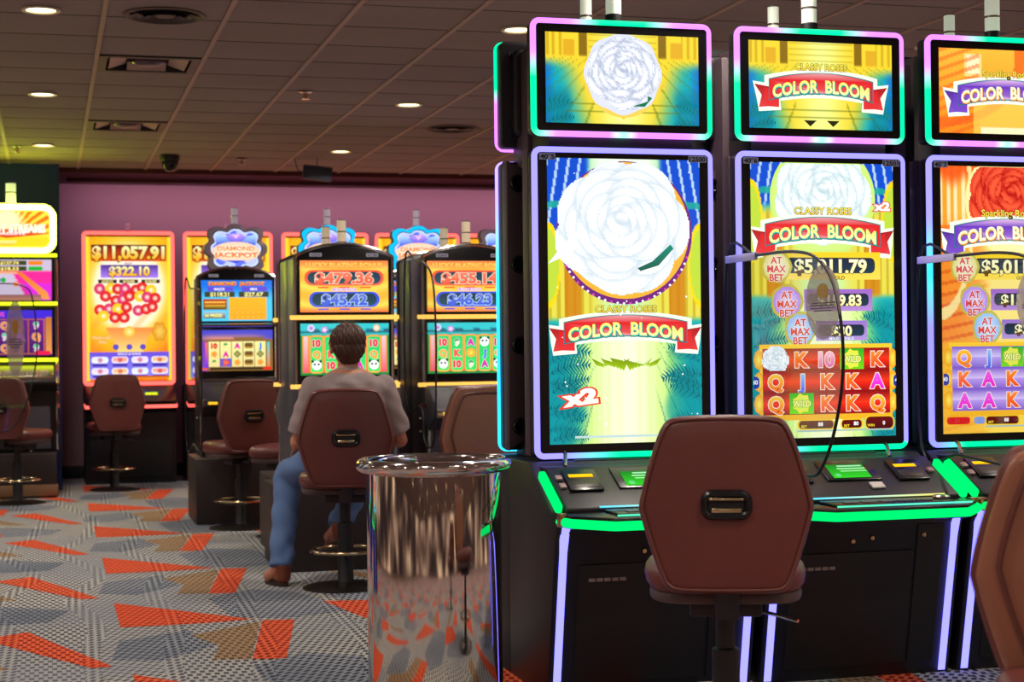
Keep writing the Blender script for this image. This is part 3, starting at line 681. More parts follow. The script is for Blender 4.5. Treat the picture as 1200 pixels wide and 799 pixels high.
def art_panda():
    def bg(u, v):
        img = mixc(solid(u, (.20, .78, .80)), (.12, .35, .45), (v < .2)*(np.sin(u*30)*.03+.13 < v)*.9); return mixc(img, (.15, .55, .25), sst(.2, .25, v))
    a = Art(.545, .315); a.grid(bg, 40, 24); rr = random.Random(4)
    a.ell(.12, .09, .04, (.9, .9, 1.), (.6, .3, .8)); a.ell(.86, .09, .04, (.9, .7, .4), W1); a.ell(.27, .12, .035, (.75, .35, .85), W1, lob=5, amp=.2)
    a.rect(.02, .24, .98, .95, (.98, .66, .28), (.95, .40, .25))
    for s_ in (.035, .92): a.rect(s_, .25, s_+.045, .94, (.98, .80, .80), (.95, .35, .45))
    sy = [('10', (.92, .18, .30)), ('J', (.25, .45, .95)), ('9', (.10, .65, .35)), ('Q', (.98, .65, .15)), ('A', (.85, .20, .70)), ('K', (.95, .35, .25))]
    for c in range(5):
        u0 = .105+.162*c; a.rr(u0, .225, u0+.148, .965, (.96, .62, .25), (.98, .70, .3), .25); a.rr(u0+.008, .26, u0+.140, .935, (.12, .82, .42), (.22, .90, .40), .15)
        for r in range(3):
            v = .38+.215*r; k = (c*2+r*3) % 8
            if k < 6: a.text(sy[k][0], u0+.074, v, .13, *(sy[k][1],)*2, bold=.07, out=(1, .93, .88), ow=.035)
            elif k == 6:
                a.ell(u0+.074, v, .055, (.97, .97, .97), W1, n=18)
                for q in (-1, 1): a.ell(u0+.074+q*.022, v-.02, .012, (.1, .1, .15)); a.ell(u0+.074+q*.045, v-.08, .014, (.1, .1, .15))
            else: a.ell(u0+.074, v, .055, (.98, .60, .10), (1, .92, .35), n=18, lob=8, amp=.08)
    return a
def art_journey():
    a = Art(.545, .315); a.grid(lambda u, v: mixc(solid(u, (.10, .45, .90)), (.30, .80, .95), sst(.1, .5, v)), 30, 16)
    a.text('DIAMOND  JACKPOT', .5, .08, .09, (1, .72, .2), (.98, .45, .1), wd=.78, bold=.05, out=(.4, .12, .05))
    for u0, u1, t, m_ in ((.05, .47, '$118.21', 'MAJOR'), (.53, .95, '$27.67', 'MINI')):
        a.rect(u0+.04, .16, u1-.02, .27, (.38, .30, .85)); a.text(m_, (u0+u1)/2, .215, .06, W1); a.rect(u0, .28, u1, .41, (.22, .26, .18)); a.text(t, (u0+u1)/2, .345, .10, (1, .97, .7), (.9, .85, .5), wd=.26, bold=.04)
    a.rect(.03, .46, .36, .72, (.75, .25, .10), (.45, .30, .08)); a.rect(.05, .52, .34, .56, (1, .75, .3)); a.rect(.05, .60, .34, .68, (.95, .7, .2), (.3, .35, .1)); a.rect(.03, .76, .34, .93, (.60, .80, .90), (.45, .30, .12)); a.text('24 PRIZES', .17, .86, .07, (1, .95, .5), wd=.24, bold=.04)
    a.rect(.39, .42, .92, .97, (1., .74, .14), (.99, .66, .12))
    for i in range(7):
        for j in range(5): a.ell(.43+.075*i, .48+.105*j, .022, (.93, .58, .08), (1, .85, .3), n=8)
    return a
def art_desert():
    def bg(u, v):
        img = mixc(solid(u, (.28, .28, .80)), (.95, .60, .45), sst(.05, .25, v)*(1-sst(.25, .6, np.abs(u-.42)))); img = mixc(img, (.55, .38, .18), v > .20+.04*np.sin(u*7)); return mixc(img, (.50, .25, .75), (v > .3)*(u < .08)*1.)
    a = Art(.545, .315); a.grid(bg, 30, 20); a.rect(.05, .30, .09, .92, (.95, .45, .3), (.35, .2, .9)); a.rect(.92, .30, .96, .92, (.2, .8, .8), (.95, .5, .2))
    S_ = [['10', 'o', '9'], ['9', 'A', '+'], ['A', '#', '~'], ['=', '=', '='], ['J', '#', 'o']]
    K = {'10': (.85, .15, .15), '9': (.05, .60, .20), 'A': (.88, .10, .65), 'J': (.15, .45, .90)}
    for c in range(5):
        u0 = .10+.162*c; a.rect(u0, .28, u0+.152, .90, (.95, .93, .62), (.93, .86, .58))
        for r in range(3):
            s = S_[c][r]; v = .385+.205*r
            if s in K: a.text(s, u0+.076, v, .125, K[s], K[s], bold=.07)
            elif s == '=': a.rr(u0+.015, v-.07, u0+.137, v+.07, (.45, .30, .12), (.75, .55, .2), .3); a.rect(u0+.03, v-.02, u0+.12, v+.01, (.1, .1, .1))
            elif s == '#': a.ell(u0+.076, v, .045, (.20, .45, .25), (.8, .65, .3), n=14, lob=4, amp=.2)
            elif s == '+': a.rect(u0, v-.10, u0+.152, v+.10, (.35, .35, .85)); a.ell(u0+.076, v, .05, (.85, .20, .25), (.95, .5, .4), n=12, lob=3, amp=.2)
            else: a.ell(u0+.076, v, .045, (.92, .72, .30), (.98, .5, .2), n=14, lob=5, amp=.2)
    a.rect(.12, .92, .86, .975, (.20, .16, .10)); a.rect(.86, .91, .98, .98, (.9, .15, .1)); a.rect(.0, .92, .08, .98, (.9, .35, .2)); return a
def badge_pts(k, n=96, sx=.245, sz=.195):
    out = []
    for i in range(n):
        t = 2*PI*i/n; r = 1+.085*math.cos(8*t-PI*0)-.02*math.cos(16*t)
        c, s = math.cos(t), math.sin(t); q = 1/(abs(c)**3.2+abs(s)**3.2)**(1/3.2)*.93
        out.append((sx*k*r*q*c, sz*k*r*q*s))
    return out
def art_badge():
    a = Art(.49, .39); P = badge_pts(.80)
    a._put([(.5, .5)]+[(.5+x/.49, .5-z/.39) for x, z in P], [(0, 1+(i+1) % 96, 1+i) for i in range(96)], [(.55, .70, 1.)]+[(.80, .85, 1.)]*96)
    a._put([(.5, .5)]+[(.5+x*.9/.49, .5-z*.9/.39) for x, z in P], [(0, 1+(i+1) % 96, 1+i) for i in range(96)], [(.75, .85, 1.)]+[((.30, .38, .95) if (i//8) % 2 else (.75, .78, 1.)) for i in range(96)])
    for s in (-1, 1): a.poly([(.5+s*.03, .30), (.5+s*.33, .20), (.5+s*.31, .42), (.5+s*.1, .42)][::s], (.75, .9, 1.), (.22, .35, .9))
    a.poly([(.41, .20), (.59, .20), (.66, .28), (.5, .42), (.34, .28)], (.78, .62, .98), (.12, .22, .90)); a.poly([(.44, .22), (.56, .22), (.5, .30)], (.95, .75, .95))
    a.ell(.5, .56, .38, (.98, .82, .70), (1, .93, .80), rv=.16, n=30)
    a.text('DIAMOND', .5, .49, .085, (.95, .45, .20), (.98, .62, .3), wd=.58, bold=.04, out=(1, .97, .88)); a.text('JACKPOT', .5, .62, .095, (.95, .40, .20), (.98, .62, .3), wd=.68, bold=.05, out=(1, .97, .88))
    a.poly([(.33, .73), (.67, .73), (.5, .79)], (.25, .30, .90)); return a

# ------------------------------------------------------------------ the tall front-bank cabinets
LAV, GRN, PNK, BLU, CYN = (.20, .18, 1.), (.0, .60, .22), (.52, .15, .80), (.16, .14, 1.), (.02, .55, 1.)
def mx3(a, b, t): t = min(1, max(0, t)); return tuple(a[i]*(1-t)+b[i]*t for i in range(3))
def neon_main(p):       # p in display coordinates, x -.374..374, z 0..1.2
    return mx3(mx3(LAV, GRN, (p.x+.25)/.2), GRN, 0) if p.z < .03 else LAV
def neon_main_teal(p):
    if p.z < .03: return mx3(LAV, GRN, (p.x+.34)/.12)
    if p.x < -.34: return mx3(LAV, mx3(CYN, GRN, .6), 1-abs(p.z-.72)/.22)
    return LAV
def neon_top(p):
    if p.z > .445: return mx3(GRN, PNK, (abs(p.x)-.10)/.12)
    if p.z < .03: return mx3(PNK, GRN, (abs(p.x)-.27)/.09) if abs(p.x) > .05 else mx3((.2, .8, .6), PNK, abs(p.x)/.05)
    return mx3(GRN, PNK, (p.z-.24)/.09)
def neon_rear_main(p):
    if p.z < .03: return CYN
    return mx3(CYN, (.35, .25, 1.), (p.z-.75)/.3)
def neon_rear_top(p):
    if p.z < .03: return PNK
    return mx3(PNK, GRN, (p.z-.20)/.06)
def display(parent, name, w_, h_, z, y, fn, art, art_z, back=False, plates=None, tube_r=.0125, neon=None):
    """flat screen in a housing with a light tube round its rim"""
    b = MB(); b.prism(rrect(w_-.02, h_-.02, .022, 5, 0, h_/2), 'y', .004, .085, .004)
    b.prism(rrect(w_-.10, h_-.10, .03, 4, 0, h_/2), 'y', .08, .16, .02)
    hs = b.obj(name, BLACKM, parent, loc=(0, y, z))
    path = [(x, .004, zz) for x, zz in rrect(w_-2*tube_r, h_-2*tube_r, .026, 7, 0, h_/2)]
    b = MB(); b.tube(dense(path), tube_r, True, 10, fn); b.obj('rim_light', neon or NEON, hs)
    b = MB(); b.prism(rrect(w_-.045, h_-.045, .012, 4, 0, h_/2), 'y', -.004, .006); b.obj('glass_bezel', BLACK, hs)
    if art: art.obj('screen', hs, loc=(0, -.006, art_z))
    for i, (t_, px_) in enumerate(plates or []):
        a = Art(.064 if i == 0 else .076, .026); a.rect(0, 0, 1, 1, (.42, .40, .46)); a.text(t_, .5, .5, .72, (.08, .07, .1), wd=.86, bold=.04)
        a.obj('number_plate', hs, vglow('number_plate_print', .75, gloss=False), (px_, -.0066, h_-.052))
    return hs
def tower_light(parent, x, y, z, r=.024, h_=.17, tint=(.82, .84, .80), base_h=.03):
    b = MB(); b.lathe([(r*1.1, 0), (r*1.1, base_h), (r*.9, base_h+.004)], 24, (x, y, z)); o = b.obj('tower_light', BLACKM, parent)
    lens = pbr('tower_lens_%d' % int(tint[2]*100), tint, .3); lens.node_tree.nodes['Principled BSDF'].inputs['Emission Color'].default_value = (*lin(tint), 1); lens.node_tree.nodes['Principled BSDF'].inputs['Emission Strength'].default_value = .45 
    b = MB(); b.lathe([(r, base_h), (r, h_*.55), (r*.93, h_*.56), (r*.93, h_*.58), (r, h_*.585), (r, h_*.96)], 24, (x, y, z)); b.obj('lens', lens, o)
    b = MB(); b.lathe([(r*.95, h_*.54), (r*1.04, h_*.545), (r*1.04, h_*.59), (r*.95, h_*.595)], 24, (x, y, z)); b.obj('chrome_band', CHROMEB, o)
    b = MB(); b.lathe([(r*1.04, h_*.955), (r*1.06, h_*.985), (r*.6, h_), (0, h_)], 24, (x, y, z)); b.obj('chrome_cap', CHROMEB, o)
    return o
FB = 'tall double-screen slot machines in the front bank'
STRIP = glow('blue_white_strip', (.44, .43, 1.), 3.2)
GREENL = glow('green_tube', (.0, .86, .40), 1.5)
def front_cabinet(label, loc, rz, art, top, fn, fnt, group=FB, plates=('40*5', '12500'), rear=False):
    t = thing('slot_machine', label, 'slot machine', loc, rz, group)
    # base cabinet, leaning front, back half under the screens
    b = MB(); b.prism([(-.24, 0), (-.36, .60), (-.40, .655), (-.30, .70), (-.02, .86), (.275, .86), (.275, 0)], 'x', -.405, .405, .008)
    base = b.obj('base_cabinet', BODY, t)
    def front_y(z): return -.24-.20*z
    sl = math.atan2(.12, .60)
    b = MB(); b.add([(-.31, front_y(.05)-.004, .05), (.20, front_y(.05)-.004, .05), (.20, front_y(.50)-.004, .50), (-.31, front_y(.50)-.004, .50),
                     (-.31, front_y(.05)+.01, .05), (.20, front_y(.05)+.01, .05), (.20, front_y(.50)+.01, .50), (-.31, front_y(.50)+.01, .50)],
                    [(0, 1, 2, 3), (4, 7, 6, 5), (0, 4, 5, 1), (1, 5, 6, 2), (2, 6, 7, 3), (3, 7, 4, 0)])
    dr = b.obj('belly_door', BLACKM, t)
    b = MB(); b.add([(.215, front_y(.05)-.004, .05), (.325, front_y(.05)-.004, .05), (.325, front_y(.60)-.004, .60), (.215, front_y(.60)-.004, .60),
                     (.215, front_y(.05)+.01, .05), (.325, front_y(.05)+.01, .05), (.325, front_y(.60)+.01, .60), (.215, front_y(.60)+.01, .60)],
                    [(0, 1, 2, 3), (4, 7, 6, 5), (0, 4, 5, 1), (1, 5, 6, 2), (2, 6, 7, 3), (3, 7, 4, 0)]); b.obj('side_door', BLACKM, t)
    for k in range(5):
        b = MB(); x = -.27+.030*k; b.box(x, x+.025, front_y(.44)-.008, front_y(.44)-.001, .437, .450, .002); b.obj('vent_label', pbr('pale_vent_label', (.60, .52, .52), .5), dr)
    for x, z in ((.02, .555), (-.06, .545), (.24, .56)):
        b = MB(); b.lathe([(0, .010), (.008, .010), (.010, .006), (.011, 0)], 16, mtx=Matrix.Translation((x, front_y(z), z)) @ Matrix.Rotation(PI/2, 4, 'X'))
        b.box(x-.0015, x+.0015, front_y(z)-.012, front_y(z)-.009, z-.006, z+.006); b.obj('lock', BRASS, t)
    for s in (-1, 1):
        b = MB(); x = s*.372
        prof = [(front_y(z)-.006, z) for z in (.01, .2, .4, .55)]+[(-.375, .62), (-.40, .650)]
        for (y0, z0), (y1, z1) in zip(prof[:-1], prof[1:]):
            w0, w1 = .014, (.014 if z1 < .6 else .017)
            b.add([(x-w0, y0, z0), (x+w0, y0, z0), (x+w1, y1, z1), (x-w1, y1, z1), (x-w0, y0+.012, z0), (x+w0, y0+.012, z0), (x+w1, y1+.012, z1), (x-w1, y1+.012, z1)],
                  [(0, 1, 2, 3), (4, 7, 6, 5), (0, 4, 5, 1), (1, 5, 6, 2), (2, 6, 7, 3), (3, 7, 4, 0)])
        b.obj('light_strip', STRIP, t)
    # button deck
    plan = [(-.40, -.20), (-.40, -.42), (-.385, -.50), (-.27, -.635), (.27, -.635), (.385, -.50), (.40, -.42), (.40, -.20)]
    b = MB(); b.prism(plan, 'z', .650, .70, .008); deck = b.obj('button_deck', BLACK, t)
    b = MB(); b.tube(dense([(-.405, -.42, .672), (-.385, -.51, .672), (-.27, -.643, .672), (.27, -.643, .672), (.385, -.51, .672), (.405, -.42, .672)], .04, False), .017, False, 10); b.obj('deck_light', GREENL, deck)
    b = MB(); b.prism([(-.14, .845), (-.40, .715), (-.40, .69), (-.02, .69), (-.02, .845)], 'x', -.372, .372, .006); pan = b.obj('control_panel', BLACKM, deck)
    tilt = math.atan2(.845-.715, .26)
    def onp(x, q, lift=.001): y = -.40+.26*q; return (x, y-lift*math.sin(tilt), .715+.13*q+lift*math.cos(tilt))
    rx = tilt-PI/2
    def pad(x0, x1, q0, q1, th_, name, mat, par):
        b = MB(); b.box(x0, x1, 0, .29*(q1-q0), 0, th_, .002, Matrix.Translation(onp((0), q0)) @ Matrix.Rotation(tilt, 4, 'X')); return b.obj(name, mat, par)
    for s in (-1, 1):
        b = MB(); b.box(-.014, .014, 0, .25, -.02, .014, .008, Matrix.Translation((s*.398, -.395, .715)) @ Matrix.Rotation(tilt, 4, 'X')); b.obj('wing_light', GREENL, deck)
        b = MB(); b.box(-.014, .014, 0, .035, 0, .05, .003, Matrix.Translation((s*.405, -.46, .655))); b.obj('hinge_plate', BRASS, deck)
    # player display, bill slot, small buttons
    pad(-.13, .10, .42, .92, .006, 'display_frame', BLACK, pan)
    b = MB(); a = Art(.16, .10); a.rect(0, 0, 1, 1, (.10, .55, .15), (.20, .85, .15)); a.rect(.3, .08, .95, .18, (.7, .95, .75)); a.rect(.25, .28, 1, .36, (.75, 1, .75)); a.rect(.3, .46, 1, .54, (.65, .98, .65)); a.ell(.16, .8, .08, (.4, .9, .5))
    a.obj('player_display', pan, vglow('small_screen', 1.0, gloss=False), onp(-.02, .46, .009), tilt-PI/2)
    for x, rr_ in ((-.26, 0), (.235, 0)):
        pad(x-.065, x+.065, .38, .88, .010, 'bill_acceptor_frame', BLACK, pan)
        a = Art(.095, .022); a.rect(0, 0, 1, 1, (.98, .82, .05), (1, .72, .0)); a.obj('bill_acceptor_light', pan, vglow('yellow_led', 1.3, gloss=False), onp(x, .68, .012), tilt-PI/2)
        pad(x-.05, x+.05, .44, .60, .012, 'bill_slot', pbr('olive_slot_glow', (.16, .14, .04), .4), pan)
    for x, q in ((-.345, .66), (-.345, .46), (.335, .56)):
        pad(x-.012, x+.012, q, q+.10, .010, 'small_button', pbr('pink_grey_button', (.62, .48, .50), .4), pan)
    pad(.03, .085, .20, .34, .008, 'ticket_label', WHITEP, pan)
    b = MB(); b.box(-.24, .24, -.60, -.43, .70, .712, .006); led = b.obj('button_ledge', BLACK, deck)
    for k in range(5):
        b = MB(); x = -.20+.075*k; b.box(x, x+.06, -.575, -.54, .711, .718, .004); b.obj('play_button', pbr('smoky_button', (.35, .40, .42), .2), led)
    b = MB(); b.lathe([(.032, .0), (.034, .008), (.028, .014), (0, .016)], 24, (.235, -.50, .711)); b.obj('spin_button', CHROMEB, led)
    b = MB(); b.tube([(-.25, -.412, .719), (.30, -.412, .719)], .0035, n=8, colf=lambda p: mx3((.1, .75, 1.), mx3((1., .2, .6), (.9, .8, .1), (p.x-.05)/.2), (p.x+.15)/.2)); b.obj('ledge_reflection', vglow('reflection_glow', 1.2, gloss=False), led)  # glowing tubes here and below stand in for neon reflections on the ledge
    b = MB(); b.tube([(-.25, -.612, .706), (.30, -.612, .706)], .0035, n=8, colf=lambda p: mx3((.1, .9, .5), mx3((.8, .3, .9), (.1, .9, .7), (p.x-.1)/.15), (p.x+.1)/.15)); b.obj('front_reflection', vglow('reflection_glow', 1.2, gloss=False), led)
    # pedestal between deck and screen, screen bracket
    b = MB(); b.box(-.30, .30, .02, .24, .80, 2.50, .01); b.box(-.22, .22, -.02, .05, .84, .864, .004)
    b.box(-.27, .27, .08, .27, .84, 2.53, .01); b.obj('rear_housing', BODYR if rear else BODY, t)
    for s in (-1, 1):
        b = MB(); b.tube([(s*.26-.02, -.09, .845), (s*.26, -.03, .885), (s*.26+.01, .02, .90)], .008); b.obj('screen_bracket', CHROMEB, t)
    main = display(t, 'main_display', .748, 1.205, .868, 0, fn, art, .056, plates=[(plates[0], -.312), (plates[1], .306)])
    for s in (-1, 1):
        for k in range(4):
            b = MB(); b.lathe([(.0, .006), (.018, .006), (.022, .014), (.030, .014), (.034, .006), (.036, 0)], 24, mtx=Matrix.Translation((s*.318, .160, .11+.33*k)) @ Matrix.Rotation(-PI/2, 4, 'X'))
            b.obj('round_knob', BLACK, main)
    for s in (-1, 1):
        b = MB(); b.prism([(-.048, .07), (.045, .01), (.045, 1.195), (-.048, 1.15)] if s > 0 else [(-.045, .01), (.048, .07), (.048, 1.15), (-.045, 1.195)], 'y', .085, .160, .006, Matrix.Translation((s*.322, 0, 0))); b.obj('speaker_rail', BODYR, main)
    tp = display(t, 'top_display', .748, .458, 2.112, 0, fnt, top, .053)
    for s in (-1, 1):
        for zz in (.05, .37):
            b = MB()
            for k in range(8): b.box(s*.30-.04+.01*k, s*.30-.036+.01*k, .085, .10, zz, zz+.03)
            b.obj('vent_slots', pbr('violet_vent', (.18, .12, .24), .5), tp)
    tower_light(t, 0, .10, 2.565, .031 if not rear else .024, .19, base_h=.045)
    return t
M1 = front_cabinet('tall front slot machine at the left end, big white rose on both screens', (2.174, 6.2, 0), 0, art_rose_screen(), art_top(1), neon_main, neon_top)
M2 = front_cabinet('tall front slot machine in the middle, red reels under a red COLOR BLOOM ribbon', (3.019, 6.2, 0), 0, art_bloom_screen(), art_top(2), neon_main, neon_top, plates=('40*6', '12501'))
M3 = front_cabinet('tall front slot machine cut off by the right edge, orange screens with purple ribbon', (3.864, 6.2, 0), 0, art_sparkling_screen(), art_top(3), neon_main_teal, neon_top, plates=('40*7', '12502'))
RB = 'slot machines seen from behind, back to back with the front bank'
r1 = front_cabinet('machine seen from behind left of the white-rose machine, dark rail with four round knobs', (2.174, 6.75, 0), PI, art_bloom_screen(), art_top(2), neon_rear_main, neon_rear_top, RB, ('40*1', '12496'), rear=True)
for i in (1, 2): dup(r1, (2.174+.845*i, 6.75, 0), PI, ['', 'rear-facing machine behind the middle front slot machine', 'rear-facing machine behind the right-hand front slot machine'][i])

for yy, lab in ((8.6, 'blue-rimmed slot machine out of the frame to the left, nearer the camera'), (10.9, 'blue-rimmed slot machine out of the frame to the left, further back')):
    dup(r1, (-1.75, yy, 0), PI/2, lab, 'blue-rimmed machines out of the frame on the left')

# ------------------------------------------------------------------ arched-top cabinets in the middle banks
SLATE = pbr('lilac_grey_side_paint', (.36, .37, .42), .4, .4)
DARKW = pbr('dark_wood_plinth', (.17, .13, .13), .5, bump=.3, bscale=60, var=.2)
GOLDBAR = glow('gold_light_bar', (1., .74, .34), 1.5)
def arch_cabinet(label, loc, rz, up, low, group, kind, pl=.39, plates=('12202', '41*02')):
    """kind 'gold': warm light bars; kind 'badge': chrome bars and a lobed sign on top"""
    t = thing('slot_machine', label, 'slot machine', loc, rz, group)
    b = MB(); b.box(-pl, .39 if kind == 'gold' else .355, -.40, .36, 0, .49, .006)
    p_ = b.obj('plinth', DARKW, t); b = MB()
    for x in (-pl+.01, -pl+.17): b.box(-pl-.002, -pl+.004, -.32+(x+pl)*.8, -.28+(x+pl)*.8, 0, .10)
    b.obj('foot_notch', BLACK, p_)
    def arch(w_, z0, ze, zt, n=14): return [(-w_, z0), (w_, z0)]+[(w_*math.cos(PI*k/n), ze+(zt-ze)*(1-abs(math.cos(PI*k/n))**2.2)) for k in range(n+1)]
    b = MB(); b.prism(arch(.295, .49, 1.865, 1.935), 'y', .0, .36, .01); b.prism([(-.10, .49), (-.13, .80), (-.33, .885), (-.33, .93), (-.10, 1.06), (.02, 1.08), (.02, .49)], 'x', -.29, .29, .008)
    b.obj('cabinet_body', SLATE if kind == 'gold' else pbr('dark_side_paint', (.20, .19, .21), .4, .3), t)
    b = MB(); b.prism(arch(.288, 1.50, 1.868, 1.93), 'y', -.022, .004, .004); hf = b.obj('top_face', BLACK, t)
    b = MB(); b.box(-.288, .288, -.022, .004, 1.085, 1.485, .008); lf = b.obj('lower_face', BLACK, t)
    up.obj('upper_screen', t, loc=(0, -.025, 1.527)); low.obj('lower_screen', t, loc=(0, -.025, 1.143))
    path = [(-.297, 1.08)]+[(x*1.01, z) for x, z in arch(.297, 1.08, 1.868, 1.942)[2:][::-1]]+[(.297, 1.08)]
    b = MB(); b.tube(dense([(x, -.014, z) for x, z in path], .05, False), .011, n=8); b.obj('edge_trim', CHROME, t)
    for z in (1.495, 1.075):
        if kind == 'gold':
            b = MB(); b.tube([(-.335, -.03, z), (.335, -.03, z)], .014, n=10); b.obj('light_bar', GOLDBAR, t)
        else:
            b = MB(); b.tube([(-.30, -.03, z), (.30, -.03, z)], .014, n=10); b.obj('cross_bar', CHROME, t)
    for s, tx in ((-1, plates[0]), (1, plates[1])):
        a = Art(.075, .022); a.rect(0, 0, 1, 1, (.62, .58, .62)); a.text(tx, .5, .5, .62, (.2, .18, .22), wd=.8, bold=.03); a.obj('number_plate', hf, vglow('number_plate_print', .55, gloss=False), (s*.175, -.0235, 1.866))
    # service panel with bill slot and button shelf
    b = MB(); b.box(-.27, -.10, -.115, -.085, .955, 1.055, .004); b.obj('bill_frame', CHROMEB, t)
    b = MB(); b.box(-.245, -.205, -.12, -.11, .965, 1.045); b.box(-.175, -.12, -.12, -.11, .965, 1.045); b.obj('bill_slot', BLACK, t)
    a = Art(.22, .075); a.rect(0, 0, 1, 1, (.25, .75, .15), (.75, .92, .20)); a.rect(.1, .3, .9, .4, (.9, 1, .8)); a.obj('player_display', t, vglow('small_screen', 1.0, gloss=False), (.05, -.112, .97))
    b = MB(); b.prism([(-.31, .93), (-.345, .90), (-.345, .88), (-.10, .88), (-.10, .985)], 'x', -.285, .285, .006); sh = b.obj('button_shelf', BRASS if kind == 'gold' else BLACKM, t)
    for k in range(5):
        b = MB(); b.box(-.16+.075*k, -.10+.075*k, -.30, -.25, .915, .945, .004); b.obj('play_button', pbr('cream_button', (.75, .70, .60), .35), sh)
    a = Art(.07, .02); a.rect(0, 0, 1, 1, (1, .85, .2), (.95, .6, .1)); a.obj('yellow_light', sh, vglow('yellow_led', 1.3, gloss=False), (-.22, -.348, .895))
    b = MB(); b.box(-.27, .27, -.112, -.09, .52, .84, .006); b.obj('belly_door', pbr('taupe_belly', (.42, .38, .40), .4, .2), t)
    for s in (-1, 1):
        b = MB(); b.prism([(-.10, .50), (-.13, .80), (-.33, .88), (-.35, .93), (-.34, .935), (-.32, .895), (-.118, .81), (-.088, .50)], 'x', s*.29-.008, s*.29+.008, .002); b.obj('corner_trim', CHROME, t)
    b = MB(); b.lathe([(0, .012), (.012, .012), (.014, 0)], 14, mtx=Matrix.Translation((-.296, .08, .86)) @ Matrix.Rotation(-PI/2, 4, 'Y')); b.lathe([(0, .012), (.012, .012), (.014, 0)], 14, mtx=Matrix.Translation((-.296, .08, .78)) @ Matrix.Rotation(-PI/2, 4, 'Y')); b.obj('side_lock', CHROMEB, t)
    if kind == 'gold':
        b = MB(); b.box(-.299, -.294, -.05, .12, .93, .96, .001); b.obj('red_side_label', pbr('red_label', (.50, .06, .12), .4), t)
        tower_light(t, 0, .06, 1.925, .027, .175, (.82, .74, .62), .035)
    return t
def badge_sign(t, lit, z=1.90):
    b = MB(); b.box(-.06, .06, .02, .09, z-.03, z+.04, .005); b.box(-.12, .12, .01, .10, z-.01, z+.012, .003); b.obj('sign_neck', BLACKM, t)
    zc = z+.185
    b = MB(); b.prism(badge_pts(1.0), 'y', .0, .10, .004, Matrix.Translation((0, 0, zc))); sg = b.obj('lobed_sign', BLACKM, t)
    P, Q = badge_pts(.985), badge_pts(.83); n = len(P)
    b = MB(); vs = [(x, -.010, zz+zc) for x, zz in P]+[(x, -.016, zz+zc) for x, zz in Q]+[(x, .002, zz+zc) for x, zz in P]
    b.add(vs, [(i, (i+1) % n, n+(i+1) % n, n+i)[::-1] for i in range(n)]+[(i, (i+1) % n, 2*n+(i+1) % n, 2*n+i) for i in range(n)])
    b.obj('sign_border', glow('cyan_border', (.08, .72, .95), 1.3) if lit else pbr('pewter_border', (.62, .56, .64), .35, .3), sg)
    art_badge().obj('sign_face', sg, loc=(0, -.006, zc-.195))
    tower_light(t, 0, .07, zc+.175, .026, .15, (.85, .78, .66) if lit else (.66, .6, .66), .02)
GB, BB = 'arched slot machines with orange jackpot screens', 'machines with a lobed DIAMOND JACKPOT sign on top'
A1 = arch_cabinet('arched slot machine the seated man plays, showing $479.36 and $45.42', (1.755, 10.2, 0), 0, art_cash('$479.36', '$45.42'), art_panda(), GB, 'gold', .455)
A2 = arch_cabinet('arched slot machine right of the seated man, showing $455.14 and $46.23', (2.545, 10.2, 0), 0, art_cash('$455.14', '$46.23'), art_panda(), GB, 'gold', plates=('12203', '41*03'))
RG = 'arched machines facing away behind the man\'s bank'
dup(A2, (1.755, 10.93, 0), PI, 'arched machine facing away, back to back with the one the seated man plays', RG)
dup(A2, (2.545, 10.93, 0), PI, 'arched machine facing away, back to back with the $455.14 machine', RG)
B1 = arch_cabinet('chrome-trimmed slot machine under the unlit grey lobed sign, left of the others', (1.415, 13.1, 0), 0, art_journey(), art_desert(), BB, 'badge', .355, ('12211', '42*11'))
B2 = copy_tree(B1); B2.location = (2.139, 13.1, 0); B2['label'] = 'machine under the cyan-lit lobed sign directly behind the seated man\'s machine'
B3 = copy_tree(B1); B3.location = (2.858, 13.1, 0); B3['label'] = 'machine under the cyan-lit lobed sign between the two orange-screened machines'
B4 = copy_tree(B1); B4.location = (3.58, 13.1, 0); B4['label'] = 'machine whose lobed sign is mostly hidden by the tall glowing cabinet'
badge_sign(B1, False); badge_sign(B2, True); badge_sign(B3, True); badge_sign(B4, False)

